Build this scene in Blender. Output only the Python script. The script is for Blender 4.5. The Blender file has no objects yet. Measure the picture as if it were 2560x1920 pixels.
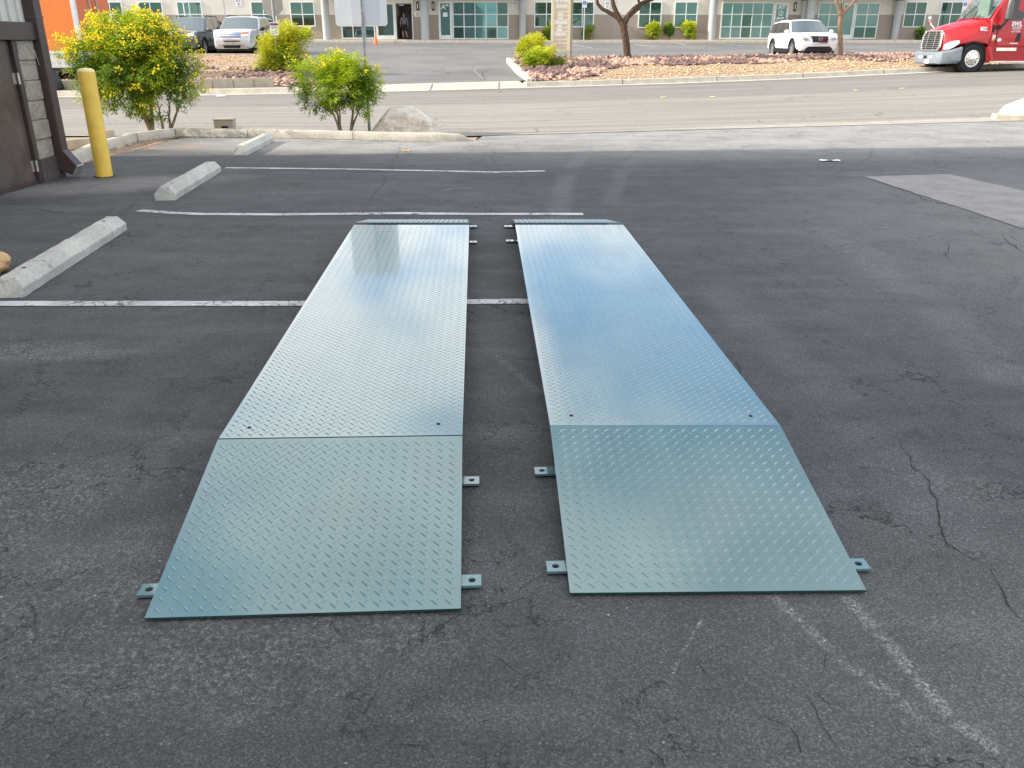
import bpy, bmesh, math, random
import numpy as np
from mathutils import Vector, Matrix, noise

random.seed(11)
RNG = np.random.default_rng(7)
sc = bpy.context.scene
COL = sc.collection
PI = math.pi

# ------------------------------------------------------------------ camera
F_PX, CAM_H, PITCH = 2100.0, 1.40, math.radians(22.15)
cd = bpy.data.cameras.new("camera")
cd.sensor_fit = 'HORIZONTAL'
cd.sensor_width = 36.0
cd.lens = 36.0 * F_PX / 2560.0
cd.clip_start = 0.05
cd.clip_end = 2000.0
cam = bpy.data.objects.new("camera", cd)
cam.location = (0, 0, CAM_H)
cam.rotation_euler = (PI / 2 - PITCH, 0, 0)
COL.objects.link(cam)
sc.camera = cam
CP, SP = math.cos(PITCH), math.sin(PITCH)


def ray(px, py):
    a, b = (px - 1280) / F_PX, -(py - 960) / F_PX
    return Vector((a, CP + b * SP, -SP + b * CP))


def at_z(px, py, z=0.0):
    d = ray(px, py)
    t = (z - CAM_H) / d.z
    return Vector((d.x * t, d.y * t, z))


def at_y(px, py, Y):
    d = ray(px, py)
    t = Y / d.y
    return Vector((d.x * t, Y, CAM_H + d.z * t))


# ------------------------------------------------------------------ terrain
_XN = [-60, -0.8, 9.9, 20, 60]
_YN = [15.1, 15.0, 17.0, 19.2, 28]
_ZN = [-0.1, -0.1, 0.0, 0.2, 0.8]
_XF = [-60, -30, -10.9, -3.3, 5, 10, 16, 26, 60]
_YF = [24.5, 25.5, 26.6, 27.6, 30, 32, 34.2, 38, 50]
_ZF = [-0.15, -0.15, -0.1, 0.0, 0.107, 0.187, 0.343, 0.6, 1.2]
_XM = [-60, -14, 0, 20, 60]
_ZM = [0.8, 0.8, 0.74, 0.66, 0.66]
YM, YB, ZB = 45.0, 64.0, 1.35
YW, ZW = 66.0, 1.59


def Yn(x): return float(np.interp(x, _XN, _YN))
def Yf(x): return float(np.interp(x, _XF, _YF))


def T(x, y):
    yn, zn = np.interp(x, _XN, _YN), np.interp(x, _XN, _ZN)
    yf, zf = np.interp(x, _XF, _YF), np.interp(x, _XF, _ZF)
    zm = np.interp(x, _XM, _ZM)
    ym = max(YM, yf + 5)
    return float(np.interp(y, [yn - 1.2, yn, yf, ym, YB + max(0, ym - YM)], [0.0, zn, zf, zm, ZB]))


def ground(px, py, dz=0.0):
    d = ray(px, py)
    prev = 2.0
    y = 2.0
    while y < 90:
        t = y / d.y
        if CAM_H + d.z * t - T(d.x * t, y) - dz < 0:
            lo, hi = prev, y
            for _ in range(30):
                m = (lo + hi) / 2
                t = m / d.y
                if CAM_H + d.z * t - T(d.x * t, m) - dz < 0: hi = m
                else: lo = m
            t = hi / d.y
            return Vector((d.x * t, hi, T(d.x * t, hi) + dz))
        prev = y
        y += 0.1
    return at_y(px, py, 64)


# ------------------------------------------------------------------ object helpers
def tag(o, label=None, cat=None, group=None, kind=None):
    if label: o['label'] = label
    if cat: o['category'] = cat
    if group: o['group'] = group
    if kind: o['kind'] = kind
    return o


def thing(name, label, cat, loc=(0, 0, 0), rz=0.0, group=None):
    o = bpy.data.objects.new(name, None)
    o.empty_display_size = 0.2
    COL.objects.link(o)
    o.location = loc
    o.rotation_euler = (0, 0, rz)
    return tag(o, label, cat, group)


def copy_tree(o, parent=None):
    c = o.copy()
    COL.objects.link(c)
    c.parent = parent
    for ch in list(o.children):
        copy_tree(ch, c)
    return c


class MB:
    def __init__(s):
        s.v, s.f, s.m, s.uv = [], [], [], None

    def add(s, vs, fs, mi=0):
        o = len(s.v)
        s.v.extend([tuple(p) for p in vs])
        s.f.extend([tuple(i + o for i in f) for f in fs])
        s.m.extend([mi] * len(fs))
        return s

    def box(s, x0, x1, y0, y1, z0, z1, mi=0, M=None):
        vs = [Vector(p) for p in ((x0, y0, z0), (x1, y0, z0), (x1, y1, z0), (x0, y1, z0), (x0, y0, z1), (x1, y0, z1), (x1, y1, z1), (x0, y1, z1))]
        if M is not None: vs = [M @ p for p in vs]
        return s.add(vs, [(3, 2, 1, 0), (4, 5, 6, 7), (0, 1, 5, 4), (1, 2, 6, 5), (2, 3, 7, 6), (3, 0, 4, 7)], mi)

    def extrude(s, pts, vec, mi=0):
        pts = [Vector(p) for p in pts]
        vec = Vector(vec)
        n = len(pts)
        nr = Vector((0, 0, 0))
        for i in range(n):
            nr += pts[i].cross(pts[(i + 1) % n])
        if nr.dot(vec) < 0: pts = pts[::-1]
        vs = pts + [p + vec for p in pts]
        fs = [tuple(range(n))[::-1], tuple(range(n, 2 * n))] + [(i, (i + 1) % n, n + (i + 1) % n, n + i) for i in range(n)]
        return s.add(vs, fs, mi)

    def bridge(s, A, B, mi=0, caps=True):
        n = len(A)
        fs = [(i, (i + 1) % n, n + (i + 1) % n, n + i) for i in range(n)]
        if caps: fs += [tuple(range(n))[::-1], tuple(range(n, 2 * n))]
        return s.add(list(A) + list(B), fs, mi)

    def tube(s, pts, r, n=8, mi=0, caps=True):
        pts = [Vector(p) for p in pts]
        k = len(pts)
        rr = r if isinstance(r, (list, tuple)) else [r] * k
        vs = []
        up = None
        for i, p in enumerate(pts):
            d = (pts[min(i + 1, k - 1)] - pts[max(i - 1, 0)]).normalized()
            if up is None:
                up = Vector((1, 0, 0)) if abs(d.x) < 0.8 else Vector((0, 1, 0))
            a = (up - d * up.dot(d)).normalized()
            b = d.cross(a)
            up = a
            vs += [p + (a * math.cos(2 * PI * j / n) + b * math.sin(2 * PI * j / n)) * rr[i] for j in range(n)]
        fs = [(i * n + j, i * n + (j + 1) % n, (i + 1) * n + (j + 1) % n, (i + 1) * n + j) for i in range(k - 1) for j in range(n)]
        if caps: fs += [tuple(range(n))[::-1], tuple(range((k - 1) * n, k * n))]
        return s.add(vs, fs, mi)

    def lathe(s, prof, n=20, mi=0, M=None):
        vs, fs = [], []
        for r, z in prof:
            for j in range(n):
                a = 2 * PI * j / n
                p = Vector((r * math.cos(a), r * math.sin(a), z))
                vs.append(M @ p if M is not None else p)
        k = len(prof)
        for i in range(k - 1):
            for j in range(n):
                fs.append((i * n + j, i * n + (j + 1) % n, (i + 1) * n + (j + 1) % n, (i + 1) * n + j))
        fs.append(tuple(range(n))[::-1])
        fs.append(tuple(range((k - 1) * n, k * n)))
        return s.add(vs, fs, mi)

    def ico(s, c, r, mi=0, jit=0.25, sub=1, sq=(1, 1, 1)):
        bm = bmesh.new()
        bmesh.ops.create_icosphere(bm, subdivisions=sub, radius=1)
        q = Vector((random.random() * 50, random.random() * 50, 0))
        vs = []
        for v in bm.verts:
            k = r * (1 + jit * noise.noise(v.co * 1.7 + q) * 2)
            vs.append((c[0] + v.co.x * k * sq[0], c[1] + v.co.y * k * sq[1], c[2] + v.co.z * k * sq[2]))
        fs = [tuple(v.index for v in f.verts) for f in bm.faces]
        bm.free()
        return s.add(vs, fs, mi)

    def build(s, name, mats, parent=None, base=None, world=False, smooth=None, bevel=None, segs=2):
        if not isinstance(mats, (list, tuple)): mats = [mats]
        off = Vector((0, 0, 0))
        if parent is not None and world: off = Vector(parent.location)
        elif base is not None: off = Vector(base)
        me = bpy.data.meshes.new(name)
        V = np.asarray(s.v, dtype=float) - np.array(off)
        me.from_pydata(V.tolist(), [], s.f)
        for m in mats: me.materials.append(m)
        if any(s.m): me.polygons.foreach_set("material_index", np.array(s.m, dtype=np.int32))
        if s.uv is not None:
            l = me.uv_layers.new(name="UVMap")
            idx = np.empty(len(me.loops), dtype=np.int32)
            me.loops.foreach_get("vertex_index", idx)
            l.data.foreach_set("uv", np.asarray(s.uv, dtype=float)[idx].ravel())
        if smooth is not None:
            me.shade_smooth()
            me.set_sharp_from_angle(angle=math.radians(smooth))
        me.update()
        o = bpy.data.objects.new(name, me)
        COL.objects.link(o)
        if parent is not None: o.parent = parent
        elif base is not None: o.location = base
        if bevel:
            b = o.modifiers.new("bevel", 'BEVEL')
            b.width, b.segments, b.limit_method, b.angle_limit = bevel, segs, 'ANGLE', math.radians(35)
        return o


def strip(A, B, n=1, zoff=0.0, follow=True):
    """sheet between two polylines with equal point counts; rows n; height follows the terrain"""
    m = MB()
    k = len(A)
    uv, s_ = [], 0.0
    for i in range(k):
        if i: s_ += (Vector(A[i][:2]) - Vector(A[i - 1][:2])).length
        for j in range(n + 1):
            t = j / n
            x, y = A[i][0] * (1 - t) + B[i][0] * t, A[i][1] * (1 - t) + B[i][1] * t
            z = T(x, y) + zoff if follow else A[i][2] * (1 - t) + B[i][2] * t
            m.v.append((x, y, z))
            uv.append((s_, t))
    for i in range(k - 1):
        for j in range(n):
            a = i * (n + 1) + j
            m.f.append((a, a + n + 1, a + n + 2, a + 1))
            m.m.append(0)
    m.uv = uv
    return m


def sweep(path, prof, closed_caps=True):
    """prof: list of (offset to the left of travel, height); path: 3-D points on the ground"""
    m = MB()
    k, n = len(path), len(prof)
    P = [Vector(p) for p in path]
    for i in range(k):
        d = P[min(i + 1, k - 1)] - P[max(i - 1, 0)]
        d.z = 0
        d.normalize()
        l = Vector((-d.y, d.x, 0))
        for o, h in prof:
            q = P[i] + l * o
            m.v.append((q.x, q.y, q.z + h))
    for i in range(k - 1):
        for j in range(n):
            a, b = i * n + j, i * n + (j + 1) % n
            m.f.append((a, b, b + n, a + n))
            m.m.append(0)
    m.f += [tuple(range(n))[::-1], tuple(range((k - 1) * n, k * n))]
    m.m += [0, 0]
    return m


def fix(o):
    bm = bmesh.new()
    bm.from_mesh(o.data)
    bmesh.ops.recalc_face_normals(bm, faces=bm.faces)
    bm.to_mesh(o.data)
    bm.free()
    return o


def resample(pts, step):
    out = []
    for a, b in zip(pts[:-1], pts[1:]):
        a, b = Vector(a), Vector(b)
        k = max(1, int((b - a).length / step))
        out += [a.lerp(b, i / k) for i in range(k)]
    return out + [Vector(pts[-1])]


def text_mesh(body, size, mat, name, parent, M, extrude=0.004, align='CENTER', bold=0.0, sx=1.0):
    cu = bpy.data.curves.new("text", 'FONT')
    cu.body, cu.size, cu.extrude, cu.align_x, cu.offset = body, size, extrude, align, bold
    to = bpy.data.objects.new("text", cu)
    COL.objects.link(to)
    dg = bpy.context.evaluated_depsgraph_get()
    me = bpy.data.meshes.new_from_object(to.evaluated_get(dg))
    bpy.data.objects.remove(to)
    bpy.data.curves.remove(cu)
    me.transform(M @ Matrix.Diagonal((sx, 1, 1, 1)))
    me.name = name
    me.materials.clear()
    me.materials.append(mat)
    o = bpy.data.objects.new(name, me)
    COL.objects.link(o)
    o.parent = parent
    return o


# ------------------------------------------------------------------ materials
class NT:
    def __init__(s, name):
        s.mat = bpy.data.materials.new(name)
        s.mat.use_nodes = True
        s.t = s.mat.node_tree
        s.t.nodes.clear()
        s.out = s.t.nodes.new('ShaderNodeOutputMaterial')

    def n(s, typ, inp=None, **kw):
        nd = s.t.nodes.new('ShaderNode' + typ)
        for k, v in kw.items(): setattr(nd, k, v)
        for k, v in (inp or {}).items(): s.set(nd.inputs[k], v)
        return nd

    def set(s, sock, v):
        if isinstance(v, bpy.types.NodeSocket): s.t.links.new(v, sock)
        elif isinstance(v, bpy.types.Node): s.t.links.new(v.outputs[0], sock)
        else:
            if hasattr(sock.default_value, '__len__') and not hasattr(v, '__len__'): v = [v] * len(sock.default_value)
            elif hasattr(sock.default_value, '__len__') and len(sock.default_value) == 4 and len(v) == 3: v = (*v, 1)
            sock.default_value = v

    def pos(s): return s.n('NewGeometry').outputs['Position']
    def objc(s): return s.n('TexCoord').outputs['Object']

    def noise(s, scale, detail=4, co=None, rough=.55, dist=0.0):
        nd = s.n('TexNoise', {'Scale': scale, 'Detail': detail, 'Roughness': rough, 'Distortion': dist})
        s.set(nd.inputs['Vector'], co if co is not None else s.pos())
        return nd.outputs['Fac']

    def math(s, op, a, b=None, c=None, clamp=False):
        nd = s.n('Math', operation=op, use_clamp=clamp)
        s.set(nd.inputs[0], a)
        if b is not None: s.set(nd.inputs[1], b)
        if c is not None: s.set(nd.inputs[2], c)
        return nd.outputs[0]

    def ss(s, v, a, b, lo=0.0, hi=1.0):
        nd = s.n('MapRange', interpolation_type='SMOOTHSTEP')
        for k, q in zip(('Value', 'From Min', 'From Max', 'To Min', 'To Max'), (v, a, b, lo, hi)): s.set(nd.inputs[k], q)
        return nd.outputs[0]

    def mix(s, f, a, b, mode='MIX'):
        nd = s.n('Mix', data_type='RGBA', blend_type=mode)
        s.set(nd.inputs[0], f)
        s.set(nd.inputs[6], a)
        s.set(nd.inputs[7], b)
        return nd.outputs[2]

    def vmath(s, op, a, b=None):
        nd = s.n('VectorMath', operation=op)
        s.set(nd.inputs[0], a)
        if b is not None: s.set(nd.inputs[1], b)
        return nd.outputs[0]

    def scalev(s, a, v):
        return s.vmath('MULTIPLY', a, v)

    def bump(s, h, strength=.3, dist=.01, nrm=None):
        nd = s.n('Bump', {'Strength': strength, 'Distance': dist, 'Height': h})
        if nrm is not None: s.set(nd.inputs['Normal'], nrm)
        return nd.outputs[0]

    def pbr(s, col, rough=.5, metal=0.0, normal=None, spec=.5, coat=0.0, **kw):
        p = s.n('BsdfPrincipled')
        s.set(p.inputs['Base Color'], col)
        s.set(p.inputs['Roughness'], rough)
        s.set(p.inputs['Metallic'], metal)
        s.set(p.inputs['Specular IOR Level'], spec)
        s.set(p.inputs['Coat Weight'], coat)
        if coat: s.set(p.inputs['Coat Roughness'], .05)
        if normal is not None: s.set(p.inputs['Normal'], normal)
        for k, v in kw.items(): s.set(p.inputs[k], v)
        s.t.links.new(p.outputs[0], s.out.inputs[0])
        return p


def mat(name, c, rough=.6, var=.12, vs=4.0, metal=0.0, spec=.5, coat=0.0, bump=0.0, bs=60.0, c2=None, cs=None):
    """plain paint / concrete: base colour with soft uneven tone, an optional second blotch colour and fine relief"""
    t = NT(name)
    p = t.objc()
    n1 = t.noise(vs, 5, p)
    k = t.ss(n1, .3, .7, 1 - var, 1 + var)
    col = t.mix(1.0, (*c, 1), t.n('CombineColor', {0: k, 1: k, 2: k}).outputs[0], 'MULTIPLY')
    if c2:
        col = t.mix(t.ss(t.noise(cs or vs * .6, 6, p, .65), .5, .68), col, (*c2, 1))
    nrm = t.bump(t.noise(bs, 4, p), bump, .01) if bump else None
    r = t.ss(n1, .3, .7, max(0.02, rough - .06), min(1, rough + .06))
    t.pbr(col, r, metal, nrm, spec, coat)
    return t.mat


M = {}


def stainmask(t, pos, spots):
    """soft elliptical worn patches: (centre x, y, half length, half width, angle, strength)"""
    tot = None
    for cx, cy, a, b, ang, k in spots:
        mp = t.n('Mapping', {'Location': (cx, cy, 0), 'Rotation': (0, 0, ang), 'Scale': (a, b, 1)}, vector_type='TEXTURE')
        t.set(mp.inputs['Vector'], pos)
        fl = t.vmath('MULTIPLY', mp.outputs[0], (1, 1, 0))
        ln = t.n('VectorMath', operation='LENGTH')
        t.set(ln.inputs[0], fl)
        v = t.ss(ln.outputs['Value'], 1.0, .35, 0.0, k)
        tot = v if tot is None else t.math('MAXIMUM', tot, v)
    return tot


def streakmask(t, pos, segs, width):
    tot = None
    for a, b, w, k in segs:
        a, b = Vector(a), Vector(b)
        c, d = (a + b) / 2, b - a
        mp = t.n('Mapping', {'Location': (c.x, c.y, 0), 'Rotation': (0, 0, math.atan2(d.y, d.x)), 'Scale': (d.length / 2, w, 1)}, vector_type='TEXTURE')
        t.set(mp.inputs['Vector'], pos)
        ab = t.vmath('ABSOLUTE', mp.outputs[0])
        sp = t.n('SeparateXYZ', {0: ab})
        v = t.math('MULTIPLY', t.ss(sp.outputs[0], 1.0, .75), t.ss(sp.outputs[1], 1.0, .2, 0, k))
        tot = v if tot is None else t.math('MAXIMUM', tot, v)
    return tot


def asphalt_lot():
    t = NT("lot_asphalt")
    p = t.pos()
    big = t.noise(.45, 4, p)
    mid = t.noise(3.2, 6, p, .65)
    fine = t.noise(140, 2, p, .7)
    gv = t.n('TexVoronoi', {'Scale': 230.0, 'Vector': t.vmath('ADD', p, t.scalev(t.n('TexNoise', {'Scale': 90.0, 'Detail': 1.0, 'Vector': p}).outputs['Color'], (.008, .008, 0)))})
    grit = t.n('SeparateColor', {0: gv.outputs['Color']}).outputs[0]
    tone = t.math('ADD', t.math('MULTIPLY', big, .45), t.math('MULTIPLY', mid, .55))
    col = t.mix(t.ss(tone, .36, .66), (.059, .0595, .0605, 1), (.089, .0895, .0905, 1))
    # long streaks of sealant dragged across the stalls
    st = t.noise(1.0, 5, t.scalev(p, (.55, 3.2, 1)), .6)
    col = t.mix(t.ss(st, .48, .72, 0, .55), col, (.115, .115, .116, 1))
    # dusty, worn-through lanes toward the street and in patches
    P = lambda x, y: at_z(x, y)
    spots = []
    for px, py, a, b, ang, k in ((60, 880, .75, .22, .05, .75), (0, 1260, .5, .45, .3, .7), (560, 1640, .75, .3, .1, .5),
                                 (760, 1560, .55, .18, 0, .45), (1000, 1600, .35, .16, .1, .4), (180, 1480, .5, .4, .4, .5),
                                 (200, 640, .6, .25, .2, .25), (2480, 1240, .5, .16, -.7, .4), (700, 1150, .2, .06, .2, .15)):
        q = P(px, py)
        spots.append((q.x, q.y, a, b, ang, k))
    wornm = stainmask(t, p, spots)
    wn = t.noise(55, 3, p, .75)
    wn2 = t.noise(9, 4, p, .7)
    worn = t.math('MULTIPLY', wornm, t.math('MULTIPLY', t.ss(wn, .42, .66), t.ss(wn2, .35, .6, .35, 1)))
    col = t.mix(worn, col, (.235, .228, .215, 1))
    # dusty drive to the street, right and far; sunlit strip's extra brightness painted in
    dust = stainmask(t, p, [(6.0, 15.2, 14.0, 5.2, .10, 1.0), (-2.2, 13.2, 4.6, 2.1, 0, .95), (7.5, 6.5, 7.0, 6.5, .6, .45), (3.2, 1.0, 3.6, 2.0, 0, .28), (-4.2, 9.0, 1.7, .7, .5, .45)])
    dust_sun_n = t.math('MULTIPLY', dust, t.ss(t.noise(1.4, 6, p, .6), .28, .62, .62, 1))
    col = t.mix(dust_sun_n, col, (.31, .298, .275, 1))
    # scuffs left by tyres and spilled paint
    segs = []
    for pts, w, k in ((((1925, 1485), (2010, 1560), (2090, 1640), (2160, 1690), (2250, 1745), (2370, 1870)), .026, .72),
                      (((2110, 1485), (2190, 1575), (2290, 1690), (2380, 1800), (2505, 1885)), .028, .85),
                      (((1235, 885), (1290, 930), (1350, 985)), .030, .32), (((1760, 1540), (1700, 1640), (1660, 1745)), .007, .6),
                      (((1100, 478), (1135, 470), (1178, 470)), .02, .9), (((520, 985), (310, 1280)), .05, -.0)):
        for a, b in zip(pts[:-1], pts[1:]):
            if k > 0: segs.append((P(*a), P(*b), w, k))
    sk = streakmask(t, p, segs, .02)
    sk = t.math('MULTIPLY', sk, t.math('MULTIPLY', t.ss(t.noise(75, 4, p, .85), .44, .60), t.ss(t.noise(5, 3, p, .6), .33, .55, .25, 1)))
    col = t.mix(sk, col, (.34, .335, .32, 1))
    tyr = []
    for pts, w, k in ((((1385, 560), (1420, 430), (1490, 350), (1600, 320)), .16, .28), (((1520, 520), (1560, 420), (1660, 345)), .14, .22),
                      (((2050, 560), (2330, 760), (2560, 980)), .22, .25), (((1750, 700), (2150, 1040), (2450, 1420)), .20, .16), (((520, 985), (310, 1290)), .03, .10)):
        for a, b in zip(pts[:-1], pts[1:]): tyr.append((P(*a), P(*b), w, k))
    ty = t.math('MULTIPLY', streakmask(t, p, tyr, .1), t.ss(t.noise(7, 5, p, .7), .3, .6, .5, 1))
    col = t.mix(ty, col, (.20, .20, .20, 1))
    # rust stain near the kerb
    q1, q2 = P(430, 368), P(735, 386)
    rust = stainmask(t, p, [(q1.x, q1.y, .95, .35, .1, .85), (q2.x, q2.y, .3, .1, .1, .6)])
    rust = t.math('MULTIPLY', rust, t.ss(t.noise(4, 5, p, .7), .42, .66))
    col = t.mix(rust, col, (.42, .22, .07, 1))
    # oil spots
    q = P(565, 950); q3 = P(2350, 490)
    oil = stainmask(t, p, [(q.x, q.y, .16, .07, 0, .8), (1.5, 2.9, .3, .12, .4, .25), (q3.x, q3.y, .9, .3, .2, .2)])
    col = t.mix(t.math('MULTIPLY', oil, t.ss(t.noise(22, 4, p, .7), .42, .6)), col, (.018, .018, .019, 1))
    # aggregate specks
    vo = t.n('TexVoronoi', {'Scale': 62.0, 'Vector': p})
    gate = t.ss(t.noise(38, 2, p), .60, .70)
    vo2 = t.n('TexVoronoi', {'Scale': 13.0, 'Vector': p})
    sp = t.math('MAXIMUM', t.math('MULTIPLY', t.ss(vo.outputs['Distance'], .24, .10), gate), t.math('MULTIPLY', t.ss(vo2.outputs['Distance'], .060, .03), t.ss(t.n('SeparateColor', {0: vo2.outputs['Color']}).outputs[1], .62, .64)))
    col = t.mix(t.math('MULTIPLY', sp, .75), col, (.36, .35, .33, 1))
    k = t.math('MULTIPLY', t.ss(fine, .32, .68, .76, 1.24), t.math('ADD', .80, t.math('MULTIPLY', t.math('POWER', grit, 3.0), .85)))
    col = t.mix(1.0, col, t.n('CombineColor', {0: k, 1: k, 2: k}).outputs[0], 'MULTIPLY')
    # alligator cracks
    w = t.n('TexNoise', {'Scale': 2.6, 'Detail': 5.0, 'Roughness': .65, 'Vector': p})
    wc = t.vmath('ADD', p, t.scalev(t.vmath('SUBTRACT', w.outputs['Color'], (.5, .5, .5)), (.75, .75, 0)))
    w2 = t.n('TexNoise', {'Scale': 11.0, 'Detail': 4.0, 'Roughness': .7, 'Vector': p})
    wc = t.vmath('ADD', wc, t.scalev(t.vmath('SUBTRACT', w2.outputs['Color'], (.5, .5, .5)), (.14, .14, 0)))
    tot = None
    for scl, wid, lo, hi, ns in ((1.15, .0075, .45, .56, .9), (2.9, .0145, .46, .60, 1.3), (6.5, .020, .55, .66, 1.7)):
        v = t.n('TexVoronoi', {'Scale': scl, 'Vector': t.vmath('ADD', wc, (scl, scl * 2, 0))}, feature='DISTANCE_TO_EDGE')
        c = t.ss(v.outputs['Distance'], wid, wid * .15)
        c = t.math('MULTIPLY', c, t.ss(t.noise(ns, 4, t.vmath('ADD', p, (scl * 7, 3, 0)), .6), lo, hi))
        tot = c if tot is None else t.math('MAXIMUM', tot, c)
    col = t.mix(t.math('MULTIPLY', tot, .82), col, (.016, .016, .017, 1))
    t.pbr(col, .84, 0, t.bump(fine, .5, .006), .35)
    return t.mat


def asphalt_street():
    t = NT("street_asphalt")
    p = t.pos()
    uv = t.n('UVMap').outputs[0]
    sp = t.n('SeparateXYZ', {0: uv})
    v = sp.outputs[1]
    wob = t.math('ADD', v, t.math('MULTIPLY', t.math('SUBTRACT', t.noise(.5, 3, p), .5), .015))
    col = t.mix(t.ss(wob, .545, .552), (.274, .252, .219, 1), (.226, .208, .184, 1))
    st = t.noise(1.0, 5, t.n('CombineXYZ', {0: t.math('MULTIPLY', sp.outputs[0], .16), 1: t.math('MULTIPLY', v, 34.0)}).outputs[0], .6)
    k = t.ss(st, .3, .7, .84, 1.13)
    k2 = t.ss(t.noise(26, 3, p, .8), .3, .7, .80, 1.20)
    k = t.math('MULTIPLY', k, k2)
    col = t.mix(1.0, col, t.n('CombineColor', {0: k, 1: k, 2: k}).outputs[0], 'MULTIPLY')
    edge = t.ss(v, .91, .955)
    col = t.mix(t.math('MULTIPLY', edge, .35), col, (.12, .115, .11, 1))
    vo = t.n('TexVoronoi', {'Scale': .45, 'Vector': t.vmath('ADD', p, t.scalev(t.n('TexNoise', {'Scale': 1.2, 'Detail': 5.0, 'Vector': p}).outputs['Color'], (1, 1, 0)))}, feature='DISTANCE_TO_EDGE')
    c = t.math('MULTIPLY', t.ss(vo.outputs['Distance'], .014, .003), t.ss(t.noise(.4, 3, p), .5, .58))
    col = t.mix(t.math('MULTIPLY', c, .5), col, (.08, .078, .075, 1))
    t.pbr(col, .9, 0, t.bump(t.noise(60, 3, p), .4, .01), .3)
    return t.mat


def asphalt_far():
    t = NT("far_lot_asphalt")
    p = t.pos()
    tone = t.noise(.25, 6, p, .6)
    col = t.mix(t.ss(tone, .35, .65), (.150, .146, .140, 1), (.196, .190, .182, 1))
    k = t.ss(t.noise(20, 3, p, .8), .3, .7, .86, 1.14)
    col = t.mix(1.0, col, t.n('CombineColor', {0: k, 1: k, 2: k}).outputs[0], 'MULTIPLY')
    vo = t.n('TexVoronoi', {'Scale': .22, 'Vector': t.vmath('ADD', p, t.scalev(t.n('TexNoise', {'Scale': .7, 'Detail': 5.0, 'Vector': p}).outputs['Color'], (2, 2, 0)))}, feature='DISTANCE_TO_EDGE')
    c = t.math('MULTIPLY', t.ss(vo.outputs['Distance'], .016, .004), t.ss(t.noise(.2, 3, p), .48, .56))
    col = t.mix(t.math('MULTIPLY', c, .6), col, (.06, .06, .06, 1))
    t.pbr(col, .9, 0, None, .3)
    return t.mat


def line_paint():
    t = NT("worn_white_line_paint")
    p = t.pos()
    w = t.n('TexNoise', {'Scale': 14.0, 'Detail': 4.0, 'Vector': p})
    wc = t.vmath('ADD', p, t.scalev(w.outputs['Color'], (.10, .10, 0)))
    vo = t.n('TexVoronoi', {'Scale': 14.0, 'Vector': wc}, feature='DISTANCE_TO_EDGE')
    cr = t.math('MULTIPLY', t.ss(vo.outputs['Distance'], .07, .015), t.ss(t.noise(2.2, 3, p), .40, .52))
    chip = t.ss(t.noise(28, 5, p, .75), .60, .66)
    thin = t.ss(t.noise(3.0, 4, p), .35, .65)
    col = t.mix(thin, (.60, .60, .60, 1), (.40, .40, .405, 1))
    col = t.mix(t.math('MULTIPLY', t.math('MAXIMUM', cr, chip), .88), col, (.07, .07, .073, 1))
    t.pbr(col, .7, 0, t.bump(t.noise(120, 3, p), .3, .004), .4)
    return t.mat


def plate_paint(name, base):
    t = NT(name)
    p = t.objc()
    smear = t.noise(1.0, 5, t.scalev(p, (5, .9, 1)), .6)
    blot = t.noise(2.2, 4, p)
    col = t.mix(t.ss(blot, .35, .65), tuple(c * .92 for c in base), tuple(c * 1.08 for c in base))
    col = t.mix(t.ss(t.noise(26, 5, p, .75), .60, .74, 0, .20), col, (.26, .29, .28, 1))
    col = t.mix(t.ss(t.noise(1.3, 6, t.scalev(p, (1, .5, 1)), .65), .52, .72, 0, .22), col, (.20, .24, .235, 1))
    r = t.ss(smear, .3, .7, .11, .26)
    nrm = t.bump(t.noise(3.0, 2, p), .10, .02)
    t.pbr(col, r, .06, nrm, .9, 1.0)
    return t.mat


def facade_paint():
    t = NT("two_tone_stucco")
    p = t.pos()
    z = t.n('SeparateXYZ', {0: p}).outputs[2]
    ZS = at_y(1500, 37, YW).z
    col = t.mix(t.ss(z, ZS - .01, ZS + .01), (.345, .285, .235, 1), (.66, .615, .53, 1))
    k = t.ss(t.noise(.6, 6, p, .6), .3, .7, .93, 1.06)
    k = t.math('MULTIPLY', k, t.ss(t.noise(30, 3, p), .3, .7, .95, 1.05))
    col = t.mix(1.0, col, t.n('CombineColor', {0: k, 1: k, 2: k}).outputs[0], 'MULTIPLY')
    t.pbr(col, .85, 0, t.bump(t.noise(40, 3, p), .3, .01), .2)
    return t.mat


def glass(name, base, metal, blinds=0.0, rough=.03):
    t = NT(name)
    p = t.pos()
    col = (*base, 1)
    if blinds:
        w = t.n('TexWave', {'Scale': 2.6, 'Distortion': 2.0, 'Detail': 2.0, 'Vector': p})
        col = t.mix(t.ss(w.outputs['Fac'], .2, .8), tuple(c * (1 - blinds) for c in base), base)
    nrm = t.bump(t.noise(.55, 2, p), .06, .03)
    t.pbr(col, rough, metal, nrm, .9)
    return t.mat


def split_block():
    t = NT("split_face_block")
    p = t.objc()
    a, b = t.noise(9, 6, p, .7), t.noise(46, 4, p, .7)
    col = t.mix(t.ss(a, .3, .7), (.34, .295, .24, 1), (.53, .475, .40, 1))
    col = t.mix(t.ss(b, .62, .72), col, (.62, .60, .56, 1))
    col = t.mix(t.ss(b, .42, .30), col, (.12, .11, .10, 1))
    t.pbr(col, .92, 0, t.bump(t.math('ADD', a, b), 1.0, .03), .2)
    return t.mat


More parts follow.
